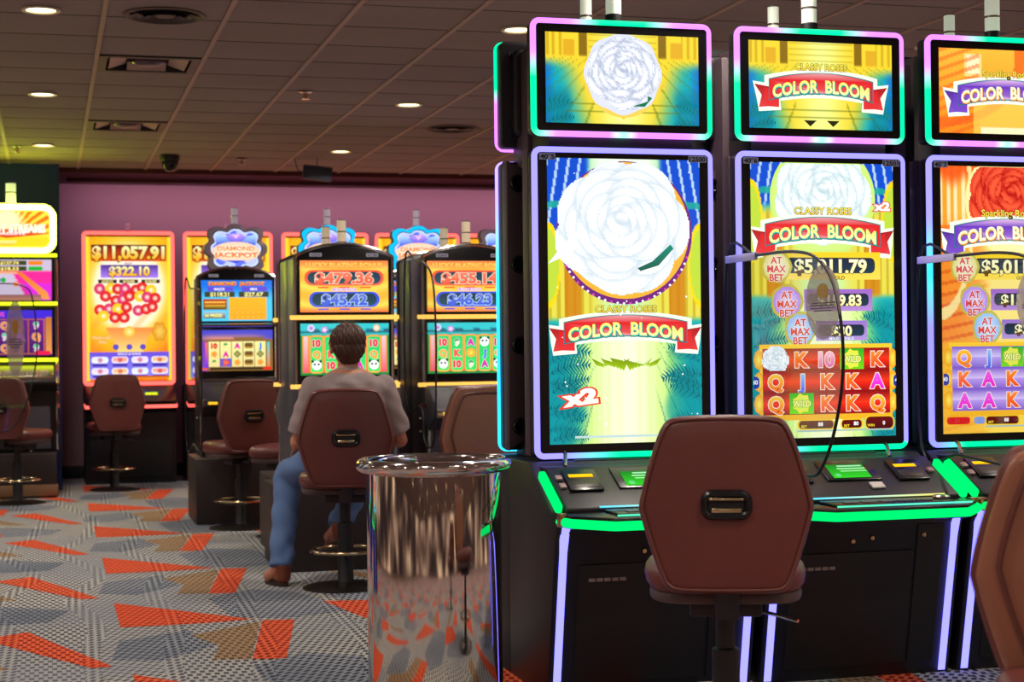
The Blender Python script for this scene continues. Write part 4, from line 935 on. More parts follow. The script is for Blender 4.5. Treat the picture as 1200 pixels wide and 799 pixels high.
# ------------------------------------------------------------------ far bank with red rims
REDN = lambda p: (1., .10, .08)
def red_cabinet(label, loc, art):
    t = thing('slot_machine', label, 'slot machine', loc, 0, 'red-rimmed slot machines along the back wall')
    b = MB(); b.prism([(-.12, 0), (-.16, .70), (-.30, .75), (-.30, .78), (-.02, .95), (.45, .95), (.45, 0)], 'x', -.44, .44, .01); b.obj('base_cabinet', BODY, t)
    b = MB(); b.box(-.40, .40, -.145, -.12, .06, .68, .01); b.obj('belly_door', BLACKM, t)
    b = MB(); b.tube(dense([(-.43, -.20, .79), (-.43, -.305, .762), (.43, -.305, .762), (.43, -.20, .79)], .05, False), .016, n=8, colf=REDN); b.obj('deck_light', FARNEON, t)
    b = MB(); b.box(-.43, .43, -.30, -.02, .80, .815, .003, Matrix.Translation((0, 0, 0))); b.prism([(-.30, .80), (-.27, .82), (-.04, .96), (.0, .96), (.0, .80)], 'x', -.43, .43, .004); pn = b.obj('control_panel', BLACK, t)
    a = Art(.12, .035); a.rect(0, 0, 1, 1, (.75, .95, .15), (.95, .85, .1)); a.obj('yellow_display', pn, vglow('yellow_led', 1.3, gloss=False), (.20, -.19, .872), -.8)
    for k, c in enumerate(((.5, .45, 1.), (.6, .8, 1.))):
        b = MB(); b.sphere((.02+.085*k, -.19, .875), (.018, .012, .018), 10, 6); b.obj('lit_button', glow('blue_button_glow', (.45, .5, 1.), 1.2), pn)
    b = MB(); b.box(-.30, .30, .16, .40, .90, 2.40, .01); b.obj('rear_housing', BODY, t)
    d = display(t, 'main_display', .895, 1.53, .965, 0, REDN, art, .045, tube_r=.020, neon=FARNEON)
    tower_light(t, 0, .09, 2.49, .022, .10, (.7, .5, .6), .02)
    return t
C1 = red_cabinet('red-rimmed slot machine at the left of the back row, fully in view', (.787, 17.1, 0), art_red())
for i, (x, lab) in enumerate(((1.77, 'red-rimmed slot machine partly hidden behind the grey lobed sign'), (2.757, 'red-rimmed slot machine behind the seated man\'s machine'), (3.72, 'red-rimmed slot machine behind the $455.14 machine'), (4.66, 'red-rimmed slot machine showing only a corner beside the tall glowing cabinet'))):
    dup(C1, (x, 17.1, 0), 0, lab)

# ------------------------------------------------------------------ yellow-lit machine at the far left
t = thing('slot_machine', 'yellow-lit slot machine at the left edge with a rounded JACKPOT STREAMS sign', 'slot machine', (-.345, 15.9, 0))
YEL = glow('yellow_tube', (.90, .98, .20), 34.0)
YELB = glow('yellow_bar_light', (.88, .95, .14), 2.2)
b = MB(); b.box(-.42, .42, -.30, .45, 0, .40, .01); b.obj('plinth', DARKW, t)
b = MB(); b.box(-.43, .43, -.31, -.29, .02, .12, .003); b.obj('kick_plate', pbr('tan_kick_plate', (.55, .42, .30), .5), t)
b = MB(); b.prism([(-.10, .40), (-.12, .95), (-.32, 1.02), (-.32, 1.05), (-.06, 1.17), (.0, 1.2), (.0, 2.2), (.40, 2.2), (.40, .40)], 'x', -.425, .425, .01); b.obj('cabinet_body', BLACKM, t)
b = MB(); b.box(-.37, .37, -.115, -.095, .43, .92, .008); b.obj('belly_door', pbr('lit_grey_belly', (.40, .40, .45), .35, .3), t)
for s in (-1, 1):
    b = MB(); b.tube(dense([(s*.43, -.11, .42), (s*.43, -.13, .95), (s*.43, -.33, 1.03), (s*.43, -.06, 1.19), (s*.43, -.015, 1.22), (s*.43, -.015, 2.15)], .06, False), .014, n=8); b.obj('edge_trim', CHROME, t)
for z in (2.185, 1.745, 1.235):
    b = MB(); b.tube([(-.44, -.03, z), (.44, -.03, z)], .016, n=10); b.obj('yellow_bar', YELB, t)
def art_trail():
    a = Art(.78, .37); a.grid(lambda u, v: mixc(mixc(solid(u, (.80, .74, .84)), (.95, .15, .60), (u > .55+.25*(v-.3))*(v > .25)*1.), (.85, .15, .90), (u > .6)*(v > .55)*(u > .6+.3*(v-.4))*.8), 40, 20)
    for r, (p_, q) in enumerate((('$123.29', '$137.74'), ('$24.16', '$18.53'))):
        v = .08+.14*r
        a.rect(0, v-.055, .30, v+.055, (.25, .15, .2)); a.rect(.34, v-.055, .72, v+.055, (.20, .25, .15)); a.text(p_, .15, v, .075, (1, .85, .5), wd=.2, bold=.04); a.text(q, .53, v, .075, (1, .9, .5), wd=.2, bold=.04); a.rr(.74, v-.05, .90, v+.05, (.95, .5, .1) if r == 0 else (.1, .7, .2))
    a.rect(0, .27, .62, .35, (.95, .50, .30), (.9, .7, .6)); a.poly([(.60, .30), (.66, .30), (.95, .80), (.98, .98), (.90, .98), (.84, .80)], (.98, .45, .12), (.95, .6, .3)); a.rect(0, .86, .88, 1, (.55, .35, .35), (.75, .5, .4))
    for k, (u, v, c) in enumerate(((.10, .6, 0), (.16, .52, 1), (.34, .68, 0), (.40, .50, 2), (.46, .50, 0), (.60, .6, 1), (.25, .75, 2))): a.ell(u, v, .03, [(.05, .65, .25), (.98, .5, .2), (.4, .3, .85)][c], n=10)
    return a
def art_purple():
    a = Art(.78, .41); a.rect(0, 0, 1, 1, (.22, .10, .75), (.35, .08, .45)); a.rect(0, 0, 1, .17, (.25, .15, .85)); a.text('BONUS', .35, .085, .10, (.9, .3, .8), bold=.04)
    a.rect(.02, .19, .92, .97, (.80, .40, .15)); S_ = [('9', (.3, .85, .6)), ('A', (.85, .2, .9)), ('Q', (.98, .6, .25)), ('J', (.9, .3, .5))]
    for c in range(5):
        a.rect(.035+.176*c, .21, .20+.176*c, .95, (.42, .08, .55), (.30, .06, .40))
        for r in range(3): s = S_[(c+r*2) % 4]; a.text(s[0], .117+.176*c, .33+.25*r, .15, s[1], bold=.07, out=(.95, .85, .9), ow=.03)
    a.rect(.93, .15, .995, .97, (.75, .45, .15), (.9, .6, .3)); a.rr(.80, .90, .98, .99, (.9, .1, .3)); return a
for nm, ar, z in (('upper_screen', art_trail(), 1.775), ('lower_screen', art_purple(), 1.275)):
    b = MB(); b.box(-.42, .42, -.02, .004, z-.025, z+ar.h+.025, .006); o = b.obj(nm+'_bezel', BLACK, t); ar.obj(nm, o, loc=(0, -.022, z))
a = Art(.80, .38)
def rays(u, v):
    an = np.arctan2(v-.75, (u-.5)*2.1); img = mixc(solid(u, (1., .90, .25)), (.98, .42, .08), (np.sin(an*34) > 0)*(v < .62)*1.); img = mixc(img, (1, .98, .75), 1-sst(.10, .24, np.hypot(u-.5, (v-.3)*.6))); return mixc(img, (1., .86, .12), sst(.66, .72, v))
a.grid(rays, 80, 40); a.poly([(.08, .56), (.5, .50), (.95, .62), (.5, .72)], (.95, .40, .15), (.85, .25, .1))
a.text('JACKPOT STREAMS', .5, .48, .19, (1., .98, .85), W1, wd=.84, bold=.05, out=(.98, .80, .55), ow=.04); a.text('PROGRESSIVE', .48, .61, .06, W1, wd=.45, bold=.03)
a.poly([(.38, .78), (.62, .78), (.56, .9), (.44, .9)], (1, .98, .6), (.95, .7, .1))
b = MB(); b.prism(rrect(.86, .44, .10, 6), 'y', .0, .14, .01, Matrix.Translation((0, 0, 2.425))); sg = b.obj('rounded_sign', BLACKM, t)
for s in (-1, 1): pass
b = MB(); b.tube(dense([(x, -.012, z) for x, z in rrect(.815, .395, .095, 8, 0, 2.425)]), .028, True, 10); b.obj('sign_tube', YEL, sg)
a.obj('sign_face', sg, loc=(0, -.003, 2.235))
b = MB(); b.box(-.20, .20, .04, .3, 2.19, 2.26); b.obj('sign_mount', BLACKM, t)
tower_light(t, .04, .06, 2.64, .045, .21, (.86, .90, .80), .02)
b = MB(); b.prism([(-.30, 1.055), (-.31, 1.09), (-.28, 1.10), (-.08, 1.185), (-.06, 1.17)], 'x', -.40, .40, .004); dk = b.obj('button_deck', CHROMEB, t)
for k in range(5):
    b = MB(); b.box(-.12+.10*k, -.05+.10*k, -.27, -.21, 1.10, 1.135, .004); b.obj('play_button', pbr('cream_button', (.75, .70, .60), .35), dk)
b = MB(); b.box(.20, .34, -.115, -.10, .95, 1.02, .004); b.obj('bill_slot', BLACK, t)

# ------------------------------------------------------------------ casino stools
def smooth_closed(pts, n=8):
    out = []; m = len(pts)
    for i in range(m):
        p0, p1, p2, p3 = [Vector(pts[(i+k-1) % m]) for k in range(4)]
        for j in range(n):
            t = j/n; out.append(.5*((2*p1)+(-p0+p2)*t+(2*p0-5*p1+4*p2-p3)*t*t+(-p0+3*p1-3*p2+p3)*t**3))
    return out
BACK = [(-.09, .265), (-.155, .257), (-.182, .232), (-.205, .175), (-.233, .08), (-.250, .0), (-.247, -.03), (-.222, -.12), (-.190, -.215), (-.170, -.250), (-.13, -.262), (0, -.264)]
BACK = [(x*1.035, z) for x, z in BACK]
BACK = BACK+[(-x, z) for x, z in BACK[:-1]][::-1]+[(0, .267)]
SEATO = [(-.10, .235), (-.19, .215), (-.235, .14), (-.250, .0), (-.245, -.12), (-.205, -.205), (-.10, -.232), (0, -.236), (.10, -.232), (.205, -.205), (.245, -.12), (.250, .0), (.235, .14), (.19, .215), (.10, .235), (0, .238)]
def cushion(outline, T, bulge0, bulge1, edge=.035, wrap=0.):
    """thick pad in x/z, faces -y (bulge0) and +y (bulge1), rounded rim"""
    o = smooth_closed(outline, 4); n = len(o); rm = max(p.length for p in o); vs = []; fs = []
    prof = []
    for k in range(5): s = k/5*(1-edge/rm)+.0; prof.append((s, -T/2-bulge0*(1-(s)**2.2)))
    for k in range(7): a = PI*k/6; prof.append(((1-edge/rm)+edge/rm*math.sin(a), -T/2*math.cos(a)))
    for k in range(4, -1, -1): s = k/5*(1-edge/rm); prof.append((s, T/2+bulge1*(1-s**2.2)))
    for s, y in prof[1:-1]:
        for p in o: vs.append((p.x*s, y+wrap*((p.x*s)/.25)**2, p.y*s))
    c0, c1 = len(vs), len(vs)+1; vs += [(0, prof[0][1], 0), (0, prof[-1][1], 0)]
    L = len(prof)-2
    for i in range(L-1):
        for k in range(n): k2 = (k+1) % n; fs.append((i*n+k, (i+1)*n+k, (i+1)*n+k2, i*n+k2))
    for k in range(n): k2 = (k+1) % n; fs.append((c0, k, k2)); fs.append((c1, (L-1)*n+k2, (L-1)*n+k))
    b = MB(); b.add(vs, fs)
    bb = bmesh.new(); me = bpy.data.meshes.new('x'); me.from_pydata(b.V, [], b.F); bb.from_mesh(me); bpy.data.meshes.remove(me)
    bmesh.ops.recalc_face_normals(bb, faces=bb.faces[:]); r = MB(); r.bm(bb); return r
SG = 'maroon leather casino stools'
def stool(label, loc, rz):
    """faces +Y; backrest on the -Y side"""
    t = thing('casino_stool', label, 'stool', loc, rz, SG)
    tl = Matrix.Rotation(math.radians(-4), 4, 'X')
    o = cushion(BACK, .055, .006, .018, .03, .02).obj('backrest', LEATHER, t, 60, (0, -.245, .826)); bk = o; o.rotation_euler = (math.radians(-4), 0, 0)
    out = smooth_closed(BACK, 4); rim = [(p.x*.955, -.026+.02*(p.x*.955/.25)**2, p.y*.955) for p in out]
    b = MB(); b.tube(rim, .005, True, 6); b.obj('back_piping', PIPING, bk, 60)
    rim = [(p.x*.80, .052+.016*(p.x*.80/.25)**2, p.y*.78+.02) for p in out]
    b = MB(); b.tube(rim, .006, True, 6); b.obj('front_piping', PIPING, bk, 60)
    pad = cushion([(x*.97, z*.97) for x, z in BACK], .03, 0, .018, .03, .016); pad.obj('front_pad', LEATHERF, bk, 60, (0, .030, 0))
    # grab handle let into the back
    cz = .0
    b = MB(); b.tube([(x, -.042, z) for x, z in rrect(.128, .066, .022, 6, 0, cz)], .0115, True, 8); b.obj('handle_frame', BLACK, bk)
    b = MB(); b.prism(rrect(.118, .056, .016, 5, 0, cz), 'y', -.038, -.020); b.obj('handle_recess', pbr('recess_black', (.02, .02, .02), .6), bk)
    b = MB(); b.box(-.052, .052, -.050, -.040, cz+.012, cz+.021, .004); b.box(-.045, .045, -.050, -.040, cz-.024, cz-.010, .004); b.obj('handle_glint', BRASS, bk)  # brass bars shaped to stand in for warm reflections in the handle
    s = cushion(SEATO, .085, .010, .012, .04); 
    sm = Matrix.Rotation(PI/2, 4, 'X')
    s.V = [tuple(sm @ Vector(v)) for v in s.V]; s.obj('seat', LEATHER, t, 60, (0, .02, .592))
    b = MB(); b.prism([(x*.93, z*.93) for x, z in smooth_closed(SEATO, 3)], 'z', .520, .556, .012); pn = b.obj('seat_shell', pbr('taupe_seat_shell', (.30, .24, .24), .5), t, loc=(0, .02, 0))
    b = MB(); b.box(-.11, .11, -.11, .13, .470, .522, .008); b.box(-.035, .035, -.258, -.10, .485, .515, .006); b.box(-.035, .035, -.265, -.243, .485, .70, .005); b.obj('mount_bracket', BLACKM, t)
    b = MB(); b.tube([(.05, 0, .485), (.17, -.09, .470), (.215, -.13, .462)], .006, n=8); b.obj('height_lever', CHROME, t)
    b = MB(); b.lathe([(.030, .47), (.030, .36), (.043, .355), (.043, .03), (.05, .02)], 28); b.obj('pole', BLACKM, t)
    b = MB(); b.lathe([(.0, .034), (.05, .033), (.12, .026), (.21, .014), (.235, .006), (.235, 0), (0, 0)][::-1], 44); b.obj('base', pbr('worn_dark_base', (.16, .13, .12), .3, .5), t)
    b = MB(); b.tube([(.19*math.cos(2*PI*k/40), .19*math.sin(2*PI*k/40), .205) for k in range(40)], .010, True, 8); fr = b.obj('footrest_ring', BRASS, t)
    for k in range(3):
        a_ = 2*PI*k/3+.5; b = MB(); b.tube([(.04*math.cos(a_), .04*math.sin(a_), .165), (.12*math.cos(a_), .12*math.sin(a_), .175), (.188*math.cos(a_), .188*math.sin(a_), .203)], .008, n=8); b.obj('spoke', BLACKM, fr)
    return t
S1 = stool('maroon stool seen square from behind in front of the white-rose machine', (2.03, 4.88, 0), -.37)
for loc, rz, lab in (((1.56, 9.10, 0), -.14, 'maroon stool the man is sitting on'),
                     ((2.03, 2.85, 0), PI-.35, 'stool cut off by the right edge, nearest the camera'),
                     ((2.185, 8.12, .02), PI+.05, 'brown stool facing the camera between the metal bin and the rear machines'),
                     ((2.47, 9.15, 0), .2, 'stool mostly hidden behind the camera-facing brown stool'),
                     ((1.62, 11.75, 0), 1.2, 'stool seen edge-on beside the left side of the man\'s machine'),
                     ((1.36, 12.42, 0), .25, 'stool in front of the machine under the grey lobed sign'),
                     ((.60, 16.25, 0), .1, 'far stool in front of the fully visible red-rimmed machine'),
                     ((-.255, 15.15, 0), -.55, 'stool at the left edge in front of the yellow-lit machine')):
    dup(S1, loc, rz, lab)

# ------------------------------------------------------------------ chrome bin
CANM = pbr('mirror_bin_steel', (.86, .83, .80), .07, 1., bump=.03, bscale=14)
t = thing('metal_bin', 'tall cylindrical mirror-chrome bin standing left of the front bank', 'trash can', (1.335, 5.90, 0))
b = MB(); b.lathe([(.236, .0), (.242, .02), (.242, .865), (.240, .87)], 96); b.obj('body', CANM, t, 60)
b = MB(); b.lathe([(.240+.020+.020*math.cos(a), .884+.024*math.sin(a)) for a in [PI*k/8-PI/2-.3 for k in range(15)]]+[(.215, .895), (.19, .87), (.13, .84), (.12, .80)], 96); b.obj('rim', CHROME, t, 60)
b = MB(); b.lathe([(.125, .80), (.12, .55), (0, .55)], 48); b.obj('liner', BLACKM, t)
b = MB(); b.lathe([(.246, 0), (.246, .03), (.240, .032)], 96); b.obj('foot_band', BLACKM, t)

# ------------------------------------------------------------------ clear acrylic dividers
def acrylic():
    m = bpy.data.materials.new('clear_acrylic'); m.use_nodes = True; nt = m.node_tree; nt.nodes.clear(); N = nt.nodes.new
    o = N('ShaderNodeOutputMaterial'); mx = N('ShaderNodeMixShader'); tr = N('ShaderNodeBsdfTransparent'); g = N('ShaderNodeBsdfGlossy'); fr = N('ShaderNodeLayerWeight')
    tr.inputs[0].default_value = (.93, .94, .94, 1); g.inputs['Roughness'].default_value = .02; pw = N('ShaderNodeMath'); pw.operation = 'POWER'; pw.inputs[1].default_value = 4; ma = N('ShaderNodeMath'); ma.operation = 'MULTIPLY_ADD'; ma.inputs[1].default_value = .22; ma.inputs[2].default_value = .02
    nt.links.new(fr.outputs['Facing'], pw.inputs[0]); nt.links.new(pw.outputs[0], ma.inputs[0]); nt.links.new(ma.outputs[0], mx.inputs[0]); nt.links.new(tr.outputs[0], mx.inputs[1]); nt.links.new(g.outputs[0], mx.inputs[2]); nt.links.new(mx.outputs[0], o.inputs[0]); return m
ACR = acrylic()
def sticker_mat(name, c, alpha):
    m = pbr(name, c, .5); m.node_tree.nodes['Principled BSDF'].inputs['Alpha'].default_value = alpha; return m
def divider(label, loc, rz, prof, oval=None, rimr=.006):
    """panel in local y/z plane; prof = outline (y, z)"""
    t = thing('acrylic_divider', label, 'divider', loc, rz, 'clear acrylic dividers')
    pts = smooth_closed(prof, 5)
    b = MB(); b.prism([(p.x, p.y) for p in pts], 'x', -.003, .003); b.obj('clear_sheet', ACR, t)
    k0 = [p for p in pts if p.x < max(q.x for q in pts)-.02]
    i0 = max(range(len(pts)), key=lambda i: pts[i].x-.2*pts[i].y if pts[i].y < 1.2 else -9); 
    b = MB(); b.tube([(0, p.x, p.y) for p in pts], rimr, True, 8); b.obj('dark_edge', BLACKM, t, 60)
    if rz == 0 and prof is P1:
        b = MB(); b.box(-.007, .007, -.30, -.01, 1.622, 1.652, .003); b.obj('lit_edge_rail', pbr('lilac_edge_light', (.72, .70, .95), .25), t)  # added for the sheet's lit top edge; LED light put into the lilac colour
    if oval:
        oy, oz, ry, rz_ = oval
        b = MB(); b.add([(-.0045, oy+ry*math.cos(2*PI*k/40), oz+rz_*math.sin(2*PI*k/40)) for k in range(40)], [tuple(range(40))[::-1]]); st = b.obj('oval_sticker', sticker_mat('grey_oval_film', (.74, .68, .70), .80), t, 0)
        b = MB(); b.add([(-.0055, oy+ry*.34*math.cos(2*PI*k/24), oz+rz_*.30+rz_*.20*math.sin(2*PI*k/24)) for k in range(24)], [tuple(range(24))[::-1]]); b.obj('gold_mark', sticker_mat('gold_mark_ink', (.80, .62, .15), .95), st, 0)
        b = MB()
        for k, (w_, z_) in enumerate(((.62, -.02), (.72, -.09), (.72, -.16), (.50, -.23))): b.box(-.006, -.0055, oy-ry*w_, oy+ry*w_, oz+rz_*(z_-.014), oz+rz_*(z_+.014))
        b.obj('small_print', sticker_mat('grey_print', (.36, .34, .38), .8), st, 0)
    return t
P1 = [(-.02, 1.645), (-.30, 1.64), (-.62, 1.635), (-.82, 1.60), (-.95, 1.50), (-1.01, 1.32), (-1.00, 1.15), (-.93, .98), (-.84, .87), (-.76, .835), (-.55, .845), (-.3, .86), (-.02, .87)]
divider('clear acrylic divider between the white-rose machine and the middle one, with oval grey sticker', (2.597, 6.2, 0), 0, P1, (-.872, 1.445, .135, .13))
divider('clear acrylic divider between the middle machine and the purple-ribbon one', (3.442, 6.2, 0), 0, P1, (-.872, 1.445, .135, .13))
P2 = [(.05, 1.84), (-.25, 1.83), (-.55, 1.79), (-.73, 1.68), (-.79, 1.4), (-.78, 1.1), (-.74, .80), (-.62, .72), (-.45, .76), (-.38, .95), (.05, .97)]
divider('clear acrylic divider on the left side of the $455.14 machine', (2.15, 10.2, 0), 0, P2)
divider('narrow dark-edged divider at the left side of the grey-sign machine', (1.02, 13.1, 0), .1, [(-.02, 1.78), (-.25, 1.77), (-.62, 1.75), (-.66, 1.70), (-.66, 1.1), (-.62, .60), (-.3, .60), (-.02, .62)])
P3 = [(-.02, 1.87), (-.40, 1.885), (-.62, 1.86), (-.69, 1.74), (-.72, 1.4), (-.70, 1.15), (-.62, .85), (-.50, .66), (-.3, .64), (-.02, .66)]
divider('clear acrylic divider at the left edge, in front of the yellow-lit machine', (-.80, 14.78, 0), 1.50, P3, (-.545, 1.42, .075, .32))

# ------------------------------------------------------------------ the seated man
def remesh(parts, voxel, smooth_it=4, name='x', sub=None):
    """union of rounded pieces -> one continuous skin"""
    b = MB()
    for p in parts:
        if p[0] == 'c':      # tapered capsule with elliptic section option
            _, a, ra, c, rc = p[:5]; a, c = Vector(a), Vector(c); ax = (c-a); L_ = ax.length; ax.normalize(); fl = p[5] if len(p) > 5 else (1, 1); upv = Vector(p[6]) if len(p) > 6 else Vector((0, 0, 1))
            s1 = ax.cross(upv); s1 = s1.normalized() if s1.length > 1e-3 else Vector((1, 0, 0)); s2 = s1.cross(ax).normalized()
            rounded = not (len(p) > 7 and p[7] == 'flat'); prof = []
            if rounded: prof += [(ra*math.sin(PI/2*k/5), -ra*math.cos(PI/2*k/5)) for k in range(0, 5)]
            prof += [(ra, 0), ((ra+rc)/2, L_/2), (rc, L_)]
            if rounded: prof += [(rc*math.cos(PI/2*k/5), L_+rc*math.sin(PI/2*k/5)) for k in range(1, 6)]
            vs = []; n = 20
            for r, h_ in prof:
                r = max(r, 1e-4)
                for k in range(n): t_ = 2*PI*k/n; vs.append(a+ax*h_+s1*r*fl[0]*math.cos(t_)+s2*r*fl[1]*math.sin(t_))
            fs = [(i*n+k, i*n+(k+1) % n, (i+1)*n+(k+1) % n, (i+1)*n+k) for i in range(len(prof)-1) for k in range(n)]+[tuple(range(n))[::-1], tuple((len(prof)-1)*n+k for k in range(n))]
            b.add(vs, fs)
        else: b.sphere(p[1], p[2], 24, 16, p[3] if len(p) > 3 else None)
    o = b.obj('tmp', SKIN); md = o.modifiers.new('r', 'REMESH'); md.mode = 'VOXEL'; md.voxel_size = voxel; md.use_smooth_shade = True
    m2 = o.modifiers.new('s', 'SMOOTH'); m2.factor = .5; m2.iterations = smooth_it
    dg = bpy.context.evaluated_depsgraph_get(); me = bpy.data.meshes.new_from_object(o.evaluated_get(dg)); me0 = o.data
    bpy.data.objects.remove(o); bpy.data.meshes.remove(me0); return me
def link_mesh(name, me, mat, parent, disp=None):
    me.name = name; me.materials.clear(); me.materials.append(mat)
    if disp:
        co = np.zeros(len(me.vertices)*3, dtype=np.float32); me.vertices.foreach_get('co', co); no = np.zeros(len(me.vertices)*3, dtype=np.float32); me.vertices.foreach_get('normal', no)
        co = co.reshape(-1, 3); no = no.reshape(-1, 3); co += no*disp(co)[:, None].astype(np.float32); me.vertices.foreach_set('co', co.ravel())
    me.polygons.foreach_set('use_smooth', [True]*len(me.polygons)); me.update()
    o = bpy.data.objects.new(name, me); COL.objects.link(o); o.parent = parent; return o
SKIN = pbr('skin', (.74, .50, .40), .5, bump=.1, bscale=90, var=.06)
SHIRT = pbr('taupe_polo_fabric', (.60, .54, .54), .85, bump=.4, bscale=420, var=.05)
JEAN = pbr('blue_denim', (.36, .48, .67), .85, bump=.5, bscale=300, var=.22, vscale=5)
HAIR = pbr('dark_brown_hair', (.27, .15, .10), .45, bump=.9, bscale=90, var=.5, vscale=45)
man = thing('person', 'seated man seen from behind, taupe polo shirt, blue jeans, brown shoes, playing a slot machine', 'person', (1.575, 9.0, 0))
# local frame: x right, y forward (towards machine), pelvis above the stool
hd = Vector((0, .055, 1.315))
hipL, hipR = (-.10, .09, .715), (.10, .09, .715); knL, knR = (-.275, .47, .60), (.18, .50, .61); anL, anR = (-.345, .27, .10), (-.02, .33, .30)
shL, shR = (-.185, .03, 1.075), (.185, .03, 1.075); elL, elR = (-.275, .06, .80), (.285, .06, .80); wrL, wrR = (-.215, .30, .78), (.175, .32, .79)
body = [('c', (0, .06, .72), .145, (0, .03, .92), .135, (1.15, .85), (0, 1, 0)), ('c', (0, .03, .92), .14, (0, .02, 1.06), .15, (1.2, .8), (0, 1, 0)), ('c', (-.12, .02, 1.09), .07, (.12, .02, 1.09), .07),
        ('c', (0, .03, 1.08), .062, (0, .045, 1.25), .056),
        ('s', hd+Vector((0, -.010, .025)), (.086, .100, .095)), ('s', hd+Vector((0, .040, -.045)), (.060, .060, .062)), ('s', hd+Vector((0, .088, -.082)), (.026, .02, .02)),
        ('c', hd+Vector((0, .088, .015)), .010, hd+Vector((0, .112, -.022)), .014), ('c', hd+Vector((-.03, .080, .030)), .012, hd+Vector((.03, .080, .030)), .012),
        ('c', hd+Vector((-.02, .091, -.052)), .007, hd+Vector((.02, .091, -.052)), .007),
        ('s', hd+Vector((-.048, .058, -.022)), (.025, .03, .022)), ('s', hd+Vector((.048, .058, -.022)), (.025, .03, .022))]
for s in (-1, 1):
    body += [('s', hd+Vector((s*.088, -.004, -.012)), (.011, .019, .032)), ('s', hd+Vector((s*.096, -.010, .008)), (.007, .015, .018))]
for sh, el, wr in ((shL, elL, wrL), (shR, elR, wrR)): body += [('c', sh, .052, el, .042), ('c', el, .043, wr, .027)]
def hand(wr, fw, s):
    """palm and five fingers resting on the thigh; fw = forward direction, s = side of the thumb"""
    w_ = Vector(wr); f = Vector(fw).normalized(); sd = f.cross(Vector((0, 0, 1))).normalized(); out = [('c', w_, .026, w_+f*.045, .030, (1.25, .6)), ('c', w_+f*.03, .030, w_+f*.085, .036, (1.15, .45))]
    for k, (off, ln) in enumerate(((-.030, .066), (-.010, .076), (.010, .072), (.030, .056))):
        a = w_+f*.088+sd*off; m_ = a+f*ln*.5+Vector((0, 0, -.004)); e = m_+f*ln*.42+Vector((0, 0, -.022)); out += [('c', a, .0095, m_, .0088), ('c', m_, .0088, e, .0075)]
    a = w_+f*.025+sd*s*.026; m_ = a+f*.035+sd*s*.022+Vector((0, 0, -.006)); e = m_+f*.030+sd*s*.006+Vector((0, 0, -.010)); return out+[('c', a, .013, m_, .011), ('c', m_, .011, e, .009)]
body += hand(wrL, (-.10, 1, -.45), 1)+hand(wrR, (.05, 1, -.38), -1)
for h_, k_, a_ in ((hipL, knL, anL), (hipR, knR, anR)): body += [('c', h_, .082, k_, .055), ('c', k_, .053, Vector(k_).lerp(Vector(a_), .35), .055), ('c', Vector(k_).lerp(Vector(a_), .35), .055, a_, .035)]
body += [('c', anL, .036, (-.40, .36, .045), .032), ('c', anR, .036, (-.05, .44, .24), .030)]
bd = link_mesh('body', remesh(body, .0055, 3), SKIN, man)
# shirt
sh_ = [('c', (0, .045, .73), .165, (0, .02, .92), .158, (1.22, .90), (0, 1, 0)), ('c', (0, .02, .92), .160, (0, .012, 1.03), .168, (1.24, .80), (0, 1, 0)), ('c', (-.150, .012, 1.075), .078, (.150, .012, 1.075), .078), ('c', (-.08, .015, 1.115), .062, (.08, .015, 1.115), .062), ('c', (0, .03, 1.10), .078, (0, .035, 1.17), .067, (1, 1), (0, 1, 0), 'flat')]
for sh, el in ((shL, elL), (shR, elR)):
    e2 = Vector(sh).lerp(Vector(el), .86); sh_ += [('s', sh, (.082, .080, .085)), ('c', sh, .080, e2, .076, (1, 1), (0, 1, 0), 'flat')]
def wr_shirt(c): return .0035*np.sin(c[:, 2]*38+np.sin(c[:, 0]*17)*2)*np.sin(c[:, 0]*23+c[:, 1]*15)+.002*np.sin(c[:, 2]*70+c[:, 0]*40)
so = link_mesh('polo_shirt', remesh(sh_, .008, 3), SHIRT, man, wr_shirt)
b = MB(); n = 28
vs = []
for r, z, dz in ((.064, 1.165, 0), (.070, 1.205, .0), (.076, 1.200, 0), (.088, 1.150, 0)):
    for k in range(n): a_ = 2*PI*k/n; vs.append((r*math.cos(a_)*1.02, .038+r*math.sin(a_), z-.020*(math.sin(a_)+1)/2))
b.add(vs, [(i*n+k, i*n+(k+1) % n, (i+1)*n+(k+1) % n, (i+1)*n+k) for i in range(3) for k in range(n)]); b.obj('collar', SHIRT, so, 70)
# jeans
je = [('c', (-.09, .05, .725), .125, (.09, .05, .725), .125, (1, .95))]
for h_, k_, a_ in ((hipL, knL, anL), (hipR, knR, anR)):
    k_, a_ = Vector(k_), Vector(a_); e = a_+Vector((0, 0, .005)); je += [('c', h_, .105, k_, .078), ('c', k_, .078, k_.lerp(a_, .4), .072), ('c', k_.lerp(a_, .4), .072, e, .066, (1, 1), (0, 1, 0), 'flat')]
def wr_j(c): return .005*np.sin(c[:, 2]*55+np.sin(c[:, 0]*25+c[:, 1]*20)*1.8)*(.4+.6*np.exp(-((c[:, 2]-.18)/.14)**2))+.003*np.sin(c[:, 0]*60+c[:, 2]*30)
link_mesh('jeans', remesh(je, .008, 3), JEAN, man, wr_j)
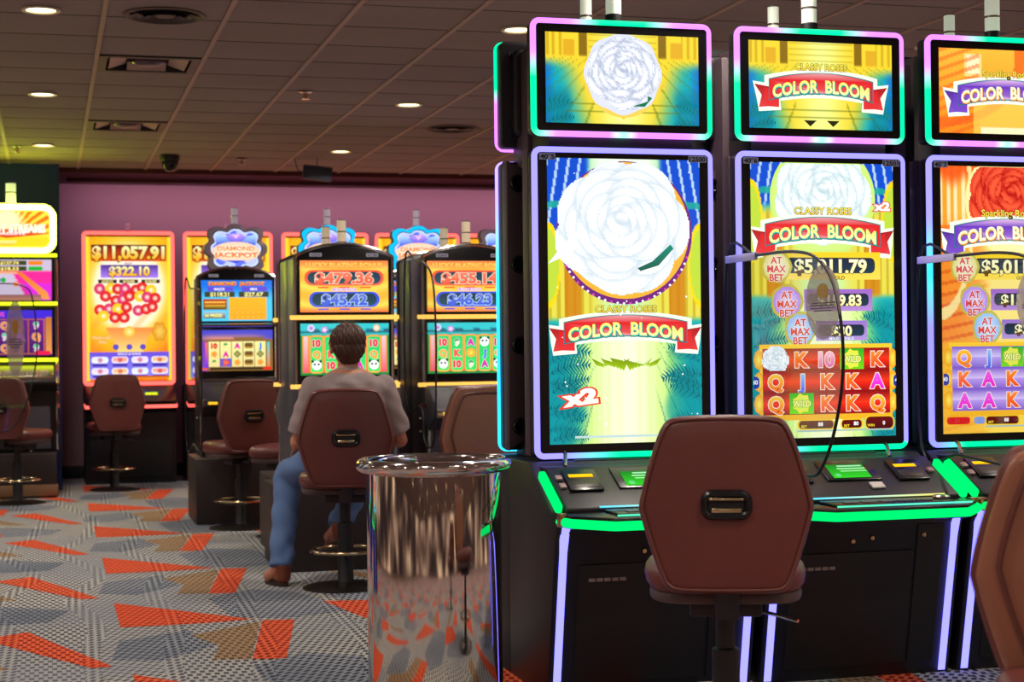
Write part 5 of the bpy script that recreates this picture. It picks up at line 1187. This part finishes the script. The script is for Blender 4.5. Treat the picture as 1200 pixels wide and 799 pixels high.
# shoes
SHOE = pbr('brown_shoe_leather', (.50, .25, .16), .35, var=.2)
for nm, a_, toe in (('shoe', Vector((-.335, .255, .055)), Vector((-.05, .20, 0))), ('shoe', Vector((-.012, .315, .262)), Vector((-.02, .22, -.07)))):
    d_ = toe.normalized()*.19
    me = remesh([('c', a_, .043, a_+d_*.5, .042, (1, .95)), ('c', a_+d_*.4, .042, a_+d_+Vector((0, 0, -.012)), .034, (1.15, .85)), ('c', a_, .042, a_+Vector((0, 0, .05)), .045)], .006, 3)
    s_ = link_mesh('shoe', me, SHOE, man)
    b = MB(); P_ = []; sd = Vector((-d_.y, d_.x, 0)).normalized(); z0 = a_.z-.055
    for k in range(24):
        t_ = 2*PI*k/24; P_.append(a_+d_*(.5+.68*math.cos(t_))+sd*(.047*math.sin(t_)*(1+.12*math.cos(t_))))
    V_ = [(p.x, p.y, p.z-.055) for p in P_]+[(p.x, p.y, p.z-.032) for p in P_]
    b.add(V_, [tuple(range(24))[::-1], tuple(range(24, 48))]+[(k, (k+1) % 24, 24+(k+1) % 24, 24+k) for k in range(24)]); b.obj('sole', pbr('dark_sole', (.20, .11, .08), .6), s_)
# hair: short, swept, down to the nape, ears free
hr = [('s', hd+Vector((0, -.018, .038)), (.098, .106, .090)), ('s', hd+Vector((0, -.052, -.012)), (.086, .068, .075)), ('s', hd+Vector((0, -.055, -.066)), (.060, .038, .035)), ('s', hd+Vector((.012, .03, .098)), (.066, .055, .028)), ('s', hd+Vector((-.02, -.03, .100)), (.045, .05, .024)),
      ('s', hd+Vector((-.084, .012, .02)), (.014, .03, .035)), ('s', hd+Vector((.084, .012, .02)), (.014, .03, .035))]
def wr_h(c): return .0022*np.sin(np.arctan2(c[:, 0], c[:, 1]-.04)*34+c[:, 2]*40)+.0015*np.sin(c[:, 0]*210+c[:, 2]*120)
link_mesh('hair', remesh(hr, .0035, 2), HAIR, man, wr_h)
for s in (-1, 1):
    b = MB(); b.sphere(hd+Vector((s*.030, .082, .006)), .0115, 12, 8); b.obj('eye', pbr('eye_white', (.9, .88, .85), .2), man)
    b = MB(); b.sphere(hd+Vector((s*.030, .0905, .006)), (.005, .004, .005), 10, 6); b.obj('iris', pbr('brown_iris', (.18, .10, .06), .2), man)
